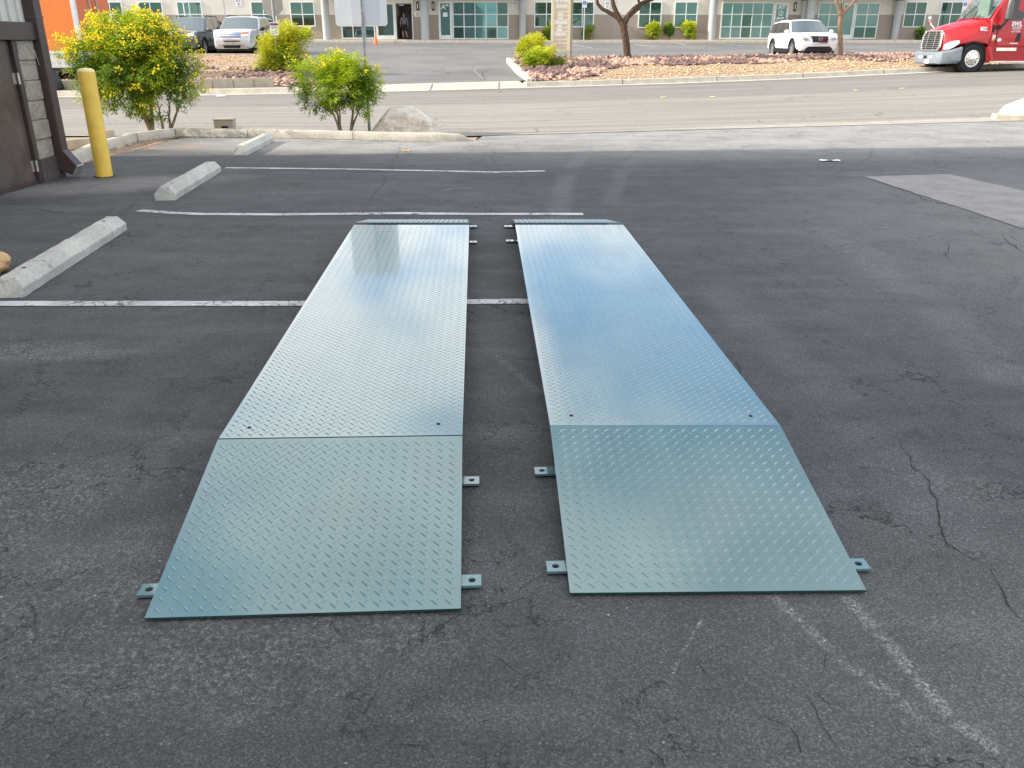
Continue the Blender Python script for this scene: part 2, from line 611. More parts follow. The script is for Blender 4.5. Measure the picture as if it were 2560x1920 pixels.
def concrete(name, c, dirt=(.12, .11, .10), amt=.5, joints=0.0):
    t = NT(name)
    p = t.pos()
    a, b = t.noise(3.5, 6, p, .65), t.noise(45, 4, p, .7)
    k = t.ss(a, .3, .7, .82, 1.12)
    k = t.math('MULTIPLY', k, t.ss(b, .3, .7, .86, 1.12))
    col = t.mix(1.0, (*c, 1), t.n('CombineColor', {0: k, 1: k, 2: k}).outputs[0], 'MULTIPLY')
    col = t.mix(t.ss(t.noise(7, 6, p, .75), .55, .72, 0, amt), col, (*dirt, 1))
    pit = t.n('TexVoronoi', {'Scale': 38.0, 'Vector': p})
    pm = t.math('MULTIPLY', t.ss(pit.outputs['Distance'], .16, .08), t.ss(t.noise(9, 2, p), .55, .62))
    col = t.mix(t.math('MULTIPLY', pm, .7), col, (.06, .055, .05, 1))
    t.pbr(col, .88, 0, t.bump(t.math('ADD', b, t.math('MULTIPLY', a, .6)), .4, .008), .25)
    return t.mat


def rock_mat(name, c1, c2, c3):
    t = NT(name)
    p = t.objc()
    a = t.noise(3.2, 8, t.scalev(p, (1, 1, 2.4)), .65, .8)
    b = t.noise(16, 5, p, .7)
    col = t.mix(t.ss(a, .35, .62), c1, c2)
    col = t.mix(t.ss(b, .52, .68, 0, .8), col, c3)
    col = t.mix(t.ss(b, .40, .30, 0, .6), col, tuple(x * .45 for x in c1[:3]) + (1,))
    t.pbr(col, .9, 0, t.bump(t.math('ADD', a, b), .8, .03), .25)
    return t.mat


def leaf_mat(name, c, tr=.3):
    t = NT(name)
    d = t.n('BsdfPrincipled')
    t.set(d.inputs['Base Color'], (*c, 1))
    t.set(d.inputs['Roughness'], .55)
    t.set(d.inputs['Specular IOR Level'], .35)
    l = t.n('BsdfTranslucent', {'Color': (min(1, c[0] * 1.5), min(1, c[1] * 1.35), c[2] * .7, 1)})
    m = t.n('MixShader', {0: tr})
    t.t.links.new(d.outputs[0], m.inputs[1])
    t.t.links.new(l.outputs[0], m.inputs[2])
    t.t.links.new(m.outputs[0], t.out.inputs[0])
    return t.mat


def bark(name, c1, c2):
    t = NT(name)
    p = t.objc()
    a = t.noise(9, 6, t.scalev(p, (3, 3, .6)), .7)
    col = t.mix(t.ss(a, .35, .65), (*c1, 1), (*c2, 1))
    t.pbr(col, .9, 0, t.bump(a, .9, .03), .2)
    return t.mat


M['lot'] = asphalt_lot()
M['street'] = asphalt_street()
M['far_lot'] = asphalt_far()
M['line'] = line_paint()
M['plate'] = plate_paint("teal_deck_enamel", (.095, .198, .195))
M['frame_paint'] = plate_paint("dark_green_enamel", (.015, .060, .052))
M['tab'] = plate_paint("teal_tab_enamel", (.10, .205, .21))
M['facade'] = facade_paint()
M['g_teal'] = glass("teal_glass", (.10, .205, .21), .75)
M['g_mid'] = glass("green_glass", (.085, .155, .145), .6)
M['g_dark'] = glass("dark_glass", (.03, .075, .060), .5)
M['g_blind'] = glass("glass_over_blinds", (.05, .135, .11), .35, .45)
M['g_car'] = glass("car_glass", (.16, .20, .21), .55)
M['g_cardark'] = glass("tinted_car_glass", (.02, .022, .024), .3)
M['g_tan'] = glass("car_side_glass", (.30, .26, .21), .35)
M['block'] = split_block()
M['mortar'] = mat("mortar", (.30, .28, .25), .9)
M['conc'] = concrete("pale_concrete", (.52, .475, .395))
M['conc_far'] = concrete("far_concrete", (.56, .50, .40), (.30, .27, .22), .35)
M['gutter'] = concrete("street_gutter_concrete", (.40, .365, .31), (.22, .20, .17), .5)
M['conc_wall'] = concrete("low_wall_concrete", (.50, .42, .32), (.28, .23, .18), .5)
M['stop'] = concrete("wheel_stop_concrete", (.50, .485, .43), (.15, .14, .12), .7)
M['stop_lt'] = concrete("whitewashed_concrete", (.66, .65, .61), (.18, .17, .15), .5)
M['patch'] = concrete("patch_concrete", (.30, .278, .265), (.22, .20, .19), .3)
M['yellow'] = mat("yellow_bollard_paint", (.84, .55, .085), .42, .10, 5, spec=.5, bump=.05, bs=30)
M['yellow_cap'] = mat("pale_yellow_cap", (.85, .68, .27), .5)
M['crack'] = mat("crack_dark", (.018, .018, .019), .95)  # dark tone of cracks, kerb joints and the tar collar
M['black'] = mat("black_plastic", (.012, .012, .013), .5)
M['hole'] = mat("dark_hole", (.004, .004, .004), .9)
M['brown'] = mat("brown_metal_paint", (.055, .036, .033), .38, .15, 3, spec=.5)
M['brown_door'] = mat("weathered_brown_door", (.075, .055, .050), .34, .25, 3, spec=.6, c2=(.12, .09, .075), cs=5)
M['brown_lt'] = mat("worn_brown_edge", (.11, .085, .08), .4)
M['brown_base'] = mat("brown_painted_base", (.075, .062, .058), .8, .25, 12, bump=.3)
M['siding'] = mat("off_white_siding", (.56, .55, .50), .5, .08, 3)
M['steel'] = mat("galvanised_steel", (.42, .43, .44), .42, .15, 12, metal=.6)
M['hinge'] = mat("steel_hinge", (.55, .53, .48), .35, metal=.7)
M['sign_back'] = mat("sign_back_aluminium", (.74, .76, .79), .38, .04, 2, metal=.15)
M['sign_mid'] = mat("sign_back_strip", (.62, .65, .70), .45, .04, 2, metal=.15)
M['stop_back'] = mat("stop_sign_back", (.36, .34, .30), .5, .06, 2, metal=.2)
M['white'] = mat("white_paint", (.80, .80, .78), .5, .04)
M['cream'] = mat("cream_frame", (.72, .70, .62), .45, .04)
M['white_frame'] = mat("white_window_frame", (.74, .75, .71), .4, .04)
M['column'] = mat("grey_column_paint", (.40, .41, .39), .7, .06, 1)
M['col_dk'] = mat("dark_collar", (.03, .03, .03), .5)
M['blue'] = mat("blue_sign_paint", (.02, .12, .55), .5)
M['purple'] = mat("purple_sign_band", (.17, .03, .10), .5)
M['ink'] = mat("grey_print", (.30, .33, .42), .6)
M['inkb'] = mat("black_print", (.02, .02, .025), .6)
M['tan_box'] = mat("tan_utility_paint", (.40, .33, .25), .55, .06)
M['paper'] = mat("white_litter_paper", (.8, .8, .78), .7)
M['kraft'] = mat("kraft_paper", (.52, .34, .17), .75, .2, 20, bump=.5, bs=20)
M['orange'] = mat("orange_trailer_paint", (.80, .215, .035), .42, .04, 1)
M['orange_dk'] = mat("orange_shade_and_seam", (.60, .165, .055), .5, .06, 1)  # rear doors' shade painted in as darker orange; also the side seams
M['trailer_w'] = mat("white_trailer_skirt", (.66, .68, .69), .5, .12, 6)
M['red_tape'] = mat("red_tape", (.60, .04, .04), .4)
M['cone'] = mat("orange_cone", (.85, .16, .04), .5)
M['tyre'] = mat("tyre_rubber", (.016, .016, .017), .8, .2, 30)
M['rim'] = mat("alloy_rim", (.62, .62, .62), .28, .05, metal=.85)
M['chrome'] = mat("chrome", (.82, .82, .80), .12, .03, metal=1.0)
M['wht_car'] = mat("white_car_paint", (.80, .80, .79), .25, .02, coat=.8)
M['slv_car'] = mat("silver_car_paint", (.62, .64, .66), .28, .02, metal=.35, coat=.8)
M['gry_car'] = mat("slate_car_paint", (.10, .125, .135), .25, .03, metal=.4, coat=.8)
M['trim'] = mat("beige_car_trim", (.38, .35, .27), .5)
M['red'] = mat("red_truck_paint", (.50, .007, .011), .3, .03, coat=.35)
M['red_dk'] = mat("red_step_paint", (.42, .015, .018), .4, .08)
M['bumper'] = mat("grey_bumper_plastic", (.20, .225, .245), .5, .05)
M['mirror'] = mat("graphite_mirror_shell", (.11, .105, .10), .35, spec=.6)
M['lamp'] = mat("headlamp_lens", (.78, .77, .76), .12, .05, 12, coat=1)
M['amber'] = mat("amber_lens", (.75, .18, .05), .2)
M['room'] = mat("dim_lobby_wall", (.60, .62, .57), .8)
M['room_dk'] = mat("dim_lobby_floor", (.02, .022, .025), .6)
M['dirt'] = concrete("tan_dirt", (.40, .31, .21), (.25, .18, .12), .5)
M['gr_tan'] = mat("tan_gravel", (.54, .40, .235), .9, .35, 9)
M['gr_pink'] = mat("pink_rock", (.46, .295, .215), .9, .35, 7)
M['gr_mauve'] = mat("mauve_rock", (.185, .115, .10), .9, .35, 7)
M['gr_bed'] = mat("gravel_bed", (.36, .24, .155), .95, .4, 14, bump=1, bs=16)
M['bould'] = rock_mat("tan_boulder", (.50, .44, .37, 1), (.72, .66, .56, 1), (.90, .86, .76, 1))
M['bould2'] = rock_mat("pale_boulder", (.50, .45, .34, 1), (.58, .54, .43, 1), (.66, .62, .52, 1))
M['leaf_a'] = leaf_mat("leaf_mid_green", (.165, .285, .020))
M['leaf_b'] = leaf_mat("leaf_light_green", (.36, .47, .030), .35)
M['leaf_c'] = leaf_mat("leaf_dark_green", (.082, .172, .016))
M['leaf_y'] = leaf_mat("leaf_lime", (.52, .54, .05), .35)
M['flower'] = leaf_mat("yellow_blossom", (.92, .72, .045), .25)
M['flower_o'] = leaf_mat("amber_blossom", (.86, .55, .06), .25)
M['dab'] = mat('pale_yellow_dab', (.62, .60, .22), .7)
M['leaf_g'] = leaf_mat("leaf_grey_green", (.22, .27, .10), .25)
M['bark_t'] = bark("pale_stem_bark", (.22, .155, .10), (.44, .34, .24))
M['bark_d'] = bark("dark_tree_bark", (.045, .028, .020), (.15, .098, .068))
M['bark_l'] = bark("tan_tree_bark", (.20, .13, .085), (.42, .30, .205))
M['skin'] = mat("skin", (.42, .24, .16), .55)
M['hair'] = mat("dark_hair", (.02, .015, .012), .6)
M['shirt'] = mat("grey_shirt", (.13, .135, .155), .85)
M['shorts'] = mat("black_shorts", (.012, .012, .014), .85)
M['lanyard'] = mat("red_lanyard", (.45, .03, .03), .6)
# ================================================================== GROUND AND SETTING
def S(o, name=None):
    o['kind'] = 'structure'
    return o


# base ground to the horizon
gx = sorted(set([-400, -250, -150, -100, -60] + list(np.arange(-40, 52, 2.0)) + [-30, -10.9, -3.3, -.8, 9.9] + [60, 100, 150, 250, 400]))
gy = sorted(set([-400, -200, -80, -30] + list(np.arange(-10, 72, 1.0)) + [80, 110, 200, 400]))
m = MB()
for x in gx:
    for y in gy: m.v.append((x, y, T(max(-60, min(60, x)), y) - .10))
for i in range(len(gx) - 1):
    for j in range(len(gy) - 1):
        a = i * len(gy) + j
        m.f.append((a, a + len(gy), a + len(gy) + 1, a + 1)); m.m.append(0)
S(m.build("ground", M['dirt']))

# kerb line at the head of the stalls (foot of its face)
KPX = [(165, 425), (255, 380), (345, 353), (440, 341), (620, 344), (800, 347), (1010, 353), (1100, 354), (1150, 354), (1187, 353)]
K = [at_z(*p) for p in KPX]
KX, KY = [p.x for p in K], [p.y for p in K]


def lot_end(x):
    if x < KX[0]: return KY[0] - .3
    if x <= KX[-1]: return float(np.interp(x, KX, KY)) + .05
    return Yn(x) - .02


xs = sorted(set(list(np.arange(-40, 40.1, .5)) + KX))
A = [(x, -30, 0) for x in xs]
B = [(x, lot_end(x), 0) for x in xs]
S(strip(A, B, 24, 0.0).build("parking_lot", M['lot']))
lot = bpy.data.objects["parking_lot"]

# planting strip between the stall kerb and the street, and on to the left
xs = sorted(set(list(np.arange(-30, KX[-1], .5)) + KX))
A = [(x, (lot_end(x) if x >= KX[0] else KY[0] - .3), 0) for x in xs]
B = [(x, Yn(x) + .02, 0) for x in xs]
S(strip(A, B, 8, -.02).build("planting_strip", M['gr_bed']))

# stall kerb with a nose that runs down into the drive
Kp = resample(K, .25)
m = MB()
n = 7
for i, p in enumerate(Kp):
    d = Kp[min(i + 1, len(Kp) - 1)] - Kp[max(i - 1, 0)]
    d.z = 0
    d.normalize()
    l = Vector((-d.y, d.x, 0))
    rem = (Kp[-1] - p).length
    h = .115 * min(1, math.sqrt(max(0, rem / .30))) + .004
    jit = noise.noise(p * 3) * .006
    for o, z in ((0 + jit, -.02), (.004 + jit, h * .45), (.014, h * .88), (.028, h), (.13, h), (.145, h * .9), (.15, -.12)):
        q = p + l * o
        m.v.append((q.x, q.y, z))
for i in range(len(Kp) - 1):
    for j in range(n - 1):
        a = i * n + j
        m.f.append((a, a + n, a + n + 1, a + 1)); m.m.append(0)
m.f.append(tuple(range(n))); m.f.append(tuple(range((len(Kp) - 1) * n, len(Kp) * n))[::-1]); m.m += [0, 0]
kb = S(fix(m.build("kerb", M['conc'], smooth=50)))
# kerb joints
m = MB()
for px in ((338, 355), (472, 338), (650, 341), (905, 346)):
    q = at_z(*px)
    i = min(range(len(Kp)), key=lambda k: (Kp[k] - q).length)
    d = (Kp[i + 1] - Kp[i]).normalized()
    l = Vector((-d.y, d.x, 0))
    a, b = Kp[i] - l * .003, Kp[i] + l * .10
    m.add([a - d * .004, a + d * .004, a + d * .004 + Vector((0, 0, .118)), a - d * .004 + Vector((0, 0, .118))], [(0, 1, 2, 3)])
    m.add([a + Vector((0, 0, .1215)) - d * .004, a + Vector((0, 0, .1215)) + d * .004, b + d * .004 + Vector((0, 0, .1215)), b - d * .004 + Vector((0, 0, .1215))], [(0, 1, 2, 3)])
m.build("joint", M['crack'], parent=kb)

# grey kerb of the neighbouring plot, left behind the bollard
a, b = at_z(120, 378), at_z(292, 361)
d = (b - a).normalized(); l = Vector((-d.y, d.x, 0))
m = MB()
m.extrude([a, a + l * .16, a + l * .16 + Vector((0, 0, .12)), a + l * .02 + Vector((0, 0, .12))], b - d * .22 - a)
c = b - d * .22
m.extrude([c, c + l * .2, c + l * .2 + Vector((0, 0, .19)), c + l * .06 + Vector((0, 0, .22)), c + Vector((0, 0, .20))], d * .22)
tag(m.build("concrete_kerb_block", M['conc_wall'], base=a, bevel=.012), "short grey concrete kerb with raised end behind yellow bollard", "kerb block")

# street and its concrete gutters
xs = sorted(set(list(np.arange(-60, 60.1, 1.0)) + [x for x in _XN + _XF]))
A = [(x, Yn(x), 0) for x in xs]; B = [(x, Yf(x) - .3, 0) for x in xs]
S(strip(A, B, 12, 0.0).build("street", M['street']))
A = [(x, Yn(x) - .14 - .06 * noise.noise(Vector((x * .8, 0, 0))), 0) for x in xs]; B = [(x, Yn(x) + (.06 if x < 0 else .08 + min(.48, x * .055)), 0) for x in xs]
S(strip(A, B, 4, .006).build("street_gutter", M['gutter']))


def far_edge(x0, x1, step=.8):
    k = max(2, int((x1 - x0) / step))
    return [Vector((x, Yf(x), T(x, Yf(x)))) for x in np.linspace(x0, x1, k + 1)]


XD0, XD1 = ground(722, 232).x, ground(1316, 212).x
prof = [(-.42, -.1), (-.42, .008), (-.02, .012), (.05, .15), (.36, .155), (.40, .12), (.40, -.1)]
S(fix(sweep(far_edge(-55, XD0), prof).build("far_kerb", M['conc_far'])))
S(fix(sweep(far_edge(XD1, 55), prof).build("far_kerb", M['conc_far'])))
pd = [(-.42, -.1), (-.42, .008), (-.02, .012), (.75, .15), (1.0, .16), (1.05, -.1)]
dr = S(fix(sweep(far_edge(XD0, XD1), pd).build("driveway_apron", M['conc_far'])))
m = MB()   # kerb joints on the far side
for x in list(np.arange(XD1 + 3.2, 40, 3.4)) + [XD0 + 1.4, XD0 + 4.3, XD1 - .9]:
    dr_ = XD0 < x < XD1
    p0 = Vector((x, Yf(x), T(x, Yf(x))))
    for o0, z0, o1, z1 in (((-.42, .012, -.02, .016), (-.02, .016, .75, .154)) if dr_ else ((-.024, .014, .046, .152), (.05, .158, .2, .158))):
        a, b = p0 + Vector((0, o0, z0 + .003)), p0 + Vector((0, o1, z1 + .003))
        a.y -= .003; b.y -= .003
        w = Vector((.018, 0, 0))
        m.add([a - w, a + w, b + w, b - w], [(0, 1, 2, 3)])
m.build("joint", mat("kerb_joint", (.16, .14, .12), .9), parent=dr)

# far parking lot
xs = list(np.arange(-60, 60.1, 1.0))
xs = sorted(xs + [XD0, XD0 + .01, XD1 - .01, XD1])
A = [(x, Yf(x) + (1.02 if XD0 < x < XD1 else .36), 0) for x in xs]; B = [(x, YB + .05, 0) for x in xs]
fl = strip(A, B, 16, 0.0)
for i, v in enumerate(fl.v): fl.v[i] = (v[0], v[1], v[2] + .14 * max(0, 1 - (v[1] - Yf(v[0]) - .4) / 5.0))
S(fl.build("far_parking_lot", M['far_lot']))
# faint stall lines by the far walk
for px0, px1 in (((1585, 110), (1636, 118)), ((1430, 112), (1480, 120)), ((1688, 107), (1716, 112)), ((1790, 108), (1862, 115))):
    a, b = ground(*px0, .006), ground(*px1, .006)
    d = (b - a).normalized(); l = Vector((-d.y, d.x, 0)) * .07
    mm = MB(); mm.add([a - l, b - l, b + l, a + l], [(0, 1, 2, 3)])
    S(mm.build("far_stall_line", M['line']))
# patch of newer paving at the mouth of the drive, with its pale curved seam
pp = [ground(x, y, .004) for x, y in ((1312, 206), (1210, 208), (1190, 190), (1188, 182), (1205, 173), (1278, 167))]
mm = MB()
outer = resample(pp[1:], .4)
L_ = [(p, Vector((p.x - .05, p.y, p.z))) for p in outer]
for (a, a2), (b, b2) in zip(L_[:-1], L_[1:]):
    mm.add([a + Vector((0, 0, .142)), b + Vector((0, 0, .142)), b2 + Vector((0, 0, .142)), a2 + Vector((0, 0, .142))], [(0, 1, 2, 3)])
S(fix(mm.build("paving_seam", mat("seam_grey", (.235, .225, .21), .9))))

# walk in front of the far building with its kerb
A = [(x, YB, 1.50) for x in xs]; B = [(x, YW + .02, ZW) for x in xs]
m = strip(A, B, 2, 0, follow=False)
S(m.build("far_walk", M['conc_far']))
m = MB()
m.box(-60, 60, YB - .02, YB + .16, 1.2, 1.504)
S(m.build("walk_kerb", M['conc_far']))

# ------------------------------------------------------------------ planters across the street
RNGP = random.Random(3)
RP = [Vector((x, Yf(x) + .38, 0)) for x in np.linspace(XD1 + .15, 30, 24)]
b0, b1 = ground(1276, 157), ground(2290, 144)
RB = [Vector((b0.x + (b1.x - b0.x) * t * (30 - b0.x) / (b1.x - b0.x), b0.y + (b1.y - b0.y) * t * (30 - b0.x) / (b1.x - b0.x), 0)) for t in np.linspace(0, 1, 24)]


def bed(A, B, name, rise=.10, n=10):
    m = strip(A, B, n, .0)
    k = n + 1
    for i, v in enumerate(m.v):
        t = (i % k) / n
        m.v[i] = (v[0], v[1], v[2] + .13 + rise * math.sin(PI * t) + .03 * noise.noise(Vector((v[0], v[1], 0))))
    return S(m.build(name, M['gr_bed'], smooth=80)), m


bed(RP, RB, "planter_bed")
LP = [Vector((x, Yf(x) + .95, 0)) for x in np.linspace(-30, XD0 - .1, 20)]
l1 = ground(770, 147)
LB = [Vector((-30 + (l1.x + 30) * t, l1.y, 0)) for t in np.linspace(0, 1, 20)]
bed(LP, LB, "planter_bed", .05)


def bedz(x, y):
    for A, B, rise in ((RP, RB, .10), (LP, LB, .05)):
        if A[0].x - 1.5 <= x <= max(A[-1].x, B[-1].x):
            ya = np.interp(x, [p.x for p in A], [p.y for p in A]); yb = np.interp(x, [p.x for p in B], [p.y for p in B])
            t = min(1, max(0, (y - ya) / (yb - ya)))
            return T(x, y) + .13 + rise * math.sin(PI * t)
    return T(x, y)


def rocks(A, B, n, name, pick, mats, seed):
    r = random.Random(seed)
    m = MB()
    oct_f = [(0, 2, 4), (2, 1, 4), (1, 3, 4), (3, 0, 4), (2, 0, 5), (1, 2, 5), (3, 1, 5), (0, 3, 5)]
    for _ in range(n):
        u, v = r.random(), r.random()
        i = min(len(A) - 2, int(u * (len(A) - 1)))
        f = u * (len(A) - 1) - i
        p = A[i].lerp(A[i + 1], f).lerp(B[i].lerp(B[i + 1], f), v)
        s, mi = pick(r, u, v, p)
        if s <= 0: continue
        z = bedz(p.x, p.y)
        a = r.random() * 6.28
        ca, sa = math.cos(a) * s, math.sin(a) * s
        q = r.uniform(.5, .9)
        k = [r.uniform(.7, 1.2) for _ in range(6)]
        vs = [(ca * k[0], sa * k[0], 0), (-ca * k[1], -sa * k[1], .1 * s), (-sa * k[2], ca * k[2], 0), (sa * k[3], -ca * k[3], .1 * s), (.2 * s, .1 * s, q * s * k[4]), (0, 0, -q * s * k[5])]
        m.add([(p.x + x, p.y + y, z + w + s * .25) for x, y, w in vs], oct_f, mi)
    o = m.build(name, mats)
    tag(o, kind='stuff')
    return o


def pick_r(r, u, v, p):
    # larger pink and mauve cobbles in the back and at the left end, fine tan gravel along the street side
    edge = .42 + .22 * noise.noise(Vector((p.x * .35, 0, 4))) - (.0 if p.x > 5.5 else .55 * (1 - (p.x - XD1) / 5.5))
    if v > edge:
        mi = 2 if noise.noise(Vector((p.x * .5, p.y * .4, 9))) + r.uniform(-.25, .25) > .02 else 1
        return r.uniform(.07, .17), mi
    return r.uniform(.03, .06), 0


rocks(RP, RB, 9000, "gravel", pick_r, [M['gr_tan'], M['gr_pink'], M['gr_mauve']], 1)


def pick_l(r, u, v, p):
    k = noise.noise(Vector((p.x * .5, p.y * .6, 2))) + (.25 if v < .45 else -.25) + (.4 if u > .93 else 0)
    if k > .1: return r.uniform(.06, .13), (2 if r.random() < .35 else 1)
    return r.uniform(.03, .06), 0


rocks(LP, LB, 6500, "gravel", pick_l, [M['gr_tan'], M['gr_pink'], M['gr_mauve']], 2)
# cobbles spilling off the end of the low wall
SP_A = [Vector((XD0 - .25, Yf(XD0) + .45, 0)), Vector((XD0 + .55, Yf(XD0) + .5, 0))]
SP_B = [Vector((XD0 - .1, Yf(XD0) + 4, 0)), Vector((XD0 + .8, Yf(XD0) + 5, 0))]
rocks(SP_A, SP_B, 260, "cobbles", lambda r, u, v, p: (r.uniform(.06, .13), 1 if r.random() < .6 else 2), [M['gr_tan'], M['gr_pink'], M['gr_mauve']], 5)

# kerb round the right planter, left and back edges
pth = [Vector((RP[0].x - .05, RP[0].y, T(RP[0].x, RP[0].y) + .02)), ground(1295, 180, .06), Vector((RB[0].x - .1, RB[0].y, T(RB[0].x, RB[0].y) + .02))]
pth = resample(pth, .8)
S(fix(sweep(pth, [(-.08, -.2), (-.08, .20), (.08, .20), (.08, -.2)]).build("planter_kerb", M['conc'])))
pth = [Vector((p.x, p.y + .05, T(p.x, p.y))) for p in RB]
S(fix(sweep(pth, [(-.08, -.2), (-.08, .15), (.08, .15), (.08, -.2)]).build("planter_kerb", M['conc_far'])))
pth = [Vector((p.x, p.y + .05, T(p.x, p.y))) for p in LB]
S(fix(sweep(pth, [(-.08, -.2), (-.08, .22), (.08, .22), (.08, -.2)]).build("planter_kerb", M['conc_far'])))

# low block wall along the left planter
wx = np.linspace(-30, ground(698, 222).x, 16)
pth = [Vector((x, Yf(x) + .80, T(x, Yf(x)) + .14)) for x in wx]
wl = fix(sweep(pth, [(-.1, -.2), (-.1, .29), (.1, .29), (.1, -.2)]).build("low_wall", M['conc_wall'], base=pth[-1]))
tag(wl, "long low tan block wall edging the gravel across street", "low wall")
m = MB()
for x in np.arange(-26, wx[-1], .62):
    y = Yf(x) + .697
    z = T(x, Yf(x)) + .14
    m.box(x, x + .016, y - .006, y, z + .0, z + .24)
m.build("block_joint", mat("joint_stain", (.16, .12, .09), .9), parent=wl, world=True)

# ------------------------------------------------------------------ painted stall lines, patch, cracks
def ribbon(pts, w, z, name, mt, parent=None, jag=.0, step=.05, taper=False):
    P_ = resample(pts, step)
    m = MB()
    for i, p in enumerate(P_):
        d = P_[min(i + 1, len(P_) - 1)] - P_[max(i - 1, 0)]
        d.z = 0
        d.normalize()
        l = Vector((-d.y, d.x, 0))
        t = i / (len(P_) - 1)
        k = (math.sin(PI * min(1, max(0.03, t))) ** .5 if taper else 1.0)
        a = w / 2 * k + random.uniform(-jag, jag)
        b = w / 2 * k + random.uniform(-jag, jag)
        q = p + l * (random.uniform(-jag, jag) * 3 if taper else 0)
        m.v += [(q.x - l.x * a, q.y - l.y * a, z), (q.x + l.x * b, q.y + l.y * b, z)]
    for i in range(len(P_) - 1):
        m.f.append((2 * i, 2 * i + 2, 2 * i + 3, 2 * i + 1)); m.m.append(0)
    return fix(m.build(name, mt, parent=parent))


for pts, w in (([(-60, 760), (760, 760), (1330, 754)], .098), ([(345, 527), (380, 529), (430, 533), (500, 536), (700, 537), (1000, 534), (1200, 536), (1458, 536)], .10),
               ([(563, 420), (850, 423), (1100, 428), (1240, 431), (1362, 428)], .098)):
    S(ribbon([at_z(*p) for p in pts], w, .004, "stall_line", M['line'], jag=.003, step=.06))

pc = [at_z(x, y, .004) for x, y in ((2160, 441), (2372, 435), (2560, 476), (2720, 512), (2780, 640), (2560, 571))]
m = MB()
ring = []
for i in range(len(pc)):
    seg = resample([pc[i], pc[(i + 1) % len(pc)]], .08)[:-1]
    rough = i in (4, 5)
    for q in seg: ring.append((q.x + (random.uniform(-.012, .012) if rough else 0), q.y + (random.uniform(-.015, .015) if rough else 0), .004))
m.add(ring, [tuple(range(len(ring)))[::-1]])
S(fix(m.build("pavement_patch", M['patch'])))

CR = [([(1010, 345), (985, 400), (958, 450), (940, 480), (918, 535), (905, 560), (885, 572)], .010, 1),
      ([(1190, 352), (1232, 372), (1236, 400), (1244, 425), (1250, 446)], .012, 1),
      ([(1250, 446), (1420, 447), (1700, 447), (1860, 441), (2080, 438)], .012, 0),
      ([(2080, 438), (2092, 431), (2140, 424), (2210, 421)], .018, 0),
      ([(2155, 438), (2250, 436), (2372, 433), (2395, 434)], .028, 0),
      ([(2158, 440), (2190, 452), (2215, 460), (2260, 478), (2330, 503), (2420, 524), (2560, 573)], .016, 1),
      ([(2140, 412), (2160, 402), (2180, 390), (2176, 375)], .014, 1), ([(2195, 420), (2210, 433)], .016, 0),
      ([(2425, 577), (2445, 588), (2505, 603)], .012, 1), ([(2505, 592), (2515, 608), (2550, 625)], .016, 1), ([(2372, 595), (2365, 620), (2370, 650)], .012, 1),
      ([(2220, 480), (2235, 488), (2255, 497)], .014, 1), ([(2375, 628), (2470, 626), (2560, 632)], .010, 1),
      ([(1785, 855), (1815, 890), (1850, 925), (1872, 960), (1888, 1005)], .007, 1),
      ([(2225, 1085), (2260, 1120), (2300, 1170), (2320, 1230), (2332, 1300), (2360, 1345), (2410, 1390), (2470, 1425)], .008, 1),
      ([(2470, 1425), (2520, 1505), (2560, 1560)], .006, 1),
      ([(0, 527), (80, 521), (140, 529), (220, 535), (300, 537)], .016, 1), ([(300, 537), (345, 506), (372, 496)], .012, 1), ([(0, 537), (60, 537)], .010, 1),
      ([(545, 832), (600, 828), (622, 842)], .007, 1), ([(425, 950), (428, 966), (402, 976)], .008, 1), ([(428, 966), (540, 977), (600, 975)], .004, 1),
      ([(560, 890), (585, 902), (592, 920)], .006, 1),
      ([(220, 1065), (180, 1085), (140, 1120), (80, 1150)], .004, 1), ([(360, 1180), (420, 1172), (480, 1178)], .006, 1), ([(380, 1210), (420, 1200), (455, 1208)], .006, 1),
      ([(1215, 1545), (1270, 1575), (1300, 1565), (1340, 1562)], .0045, 1), ([(1243, 1642), (1275, 1668), (1300, 1690)], .004, 1), ([(1300, 1712), (1325, 1697), (1365, 1708)], .0045, 1),
      ([(1525, 1795), (1580, 1795), (1610, 1830)], .004, 1), ([(1720, 1645), (1745, 1660), (1765, 1700)], .0045, 1), ([(1620, 1870), (1650, 1900), (1655, 1925)], .006, 1),
      ([(1370, 1870), (1378, 1885), (1430, 1888)], .0035, 1), ([(990, 1865), (1050, 1872), (1080, 1900)], .004, 1), ([(1215, 1860), (1210, 1900), (1205, 1930)], .003, 1),
      ([(1992, 1690), (2060, 1840), (2100, 1900)], .0035, 1), ([(2065, 1620), (2068, 1680)], .004, 1), ([(1900, 1780), (1965, 1810), (1990, 1835), (2020, 1905)], .005, 1),
      ([(2345, 1640), (2380, 1610), (2440, 1605)], .0035, 1), ([(2040, 1740), (2060, 1760), (2110, 1770)], .004, 1)]
for pts, w, jg in CR:
    q = [at_z(*p) for p in pts]
    if jg:
        q = resample(q, .03)
        ph = random.random() * 90
        amp = min(.05, .012 * len(q) ** .5)
        q = [p + Vector((noise.noise(Vector((i * .09, ph, 0))) + .5 * noise.noise(Vector((i * .31, ph, 5))), noise.noise(Vector((i * .09, ph, 9))) + .5 * noise.noise(Vector((i * .31, ph, 3))), 0)) * amp for i, p in enumerate(q)]
    ribbon(q, w * .42, .0025, "crack", M['crack'], parent=lot, jag=(w * .16 if jg else w * .05), step=.02, taper=True)

for k0, k1 in ((1, 4), (3, 6), (5, 7)):   # broken asphalt edge along the kerb foot
    q = [p + Vector((0, -.012 + .012 * noise.noise(p * 4), 0)) for p in resample(K[k0:k1 + 1], .06)]
    ribbon(q, .026, .0025, "crack", M['crack'], parent=lot, jag=.010, step=.03, taper=True)
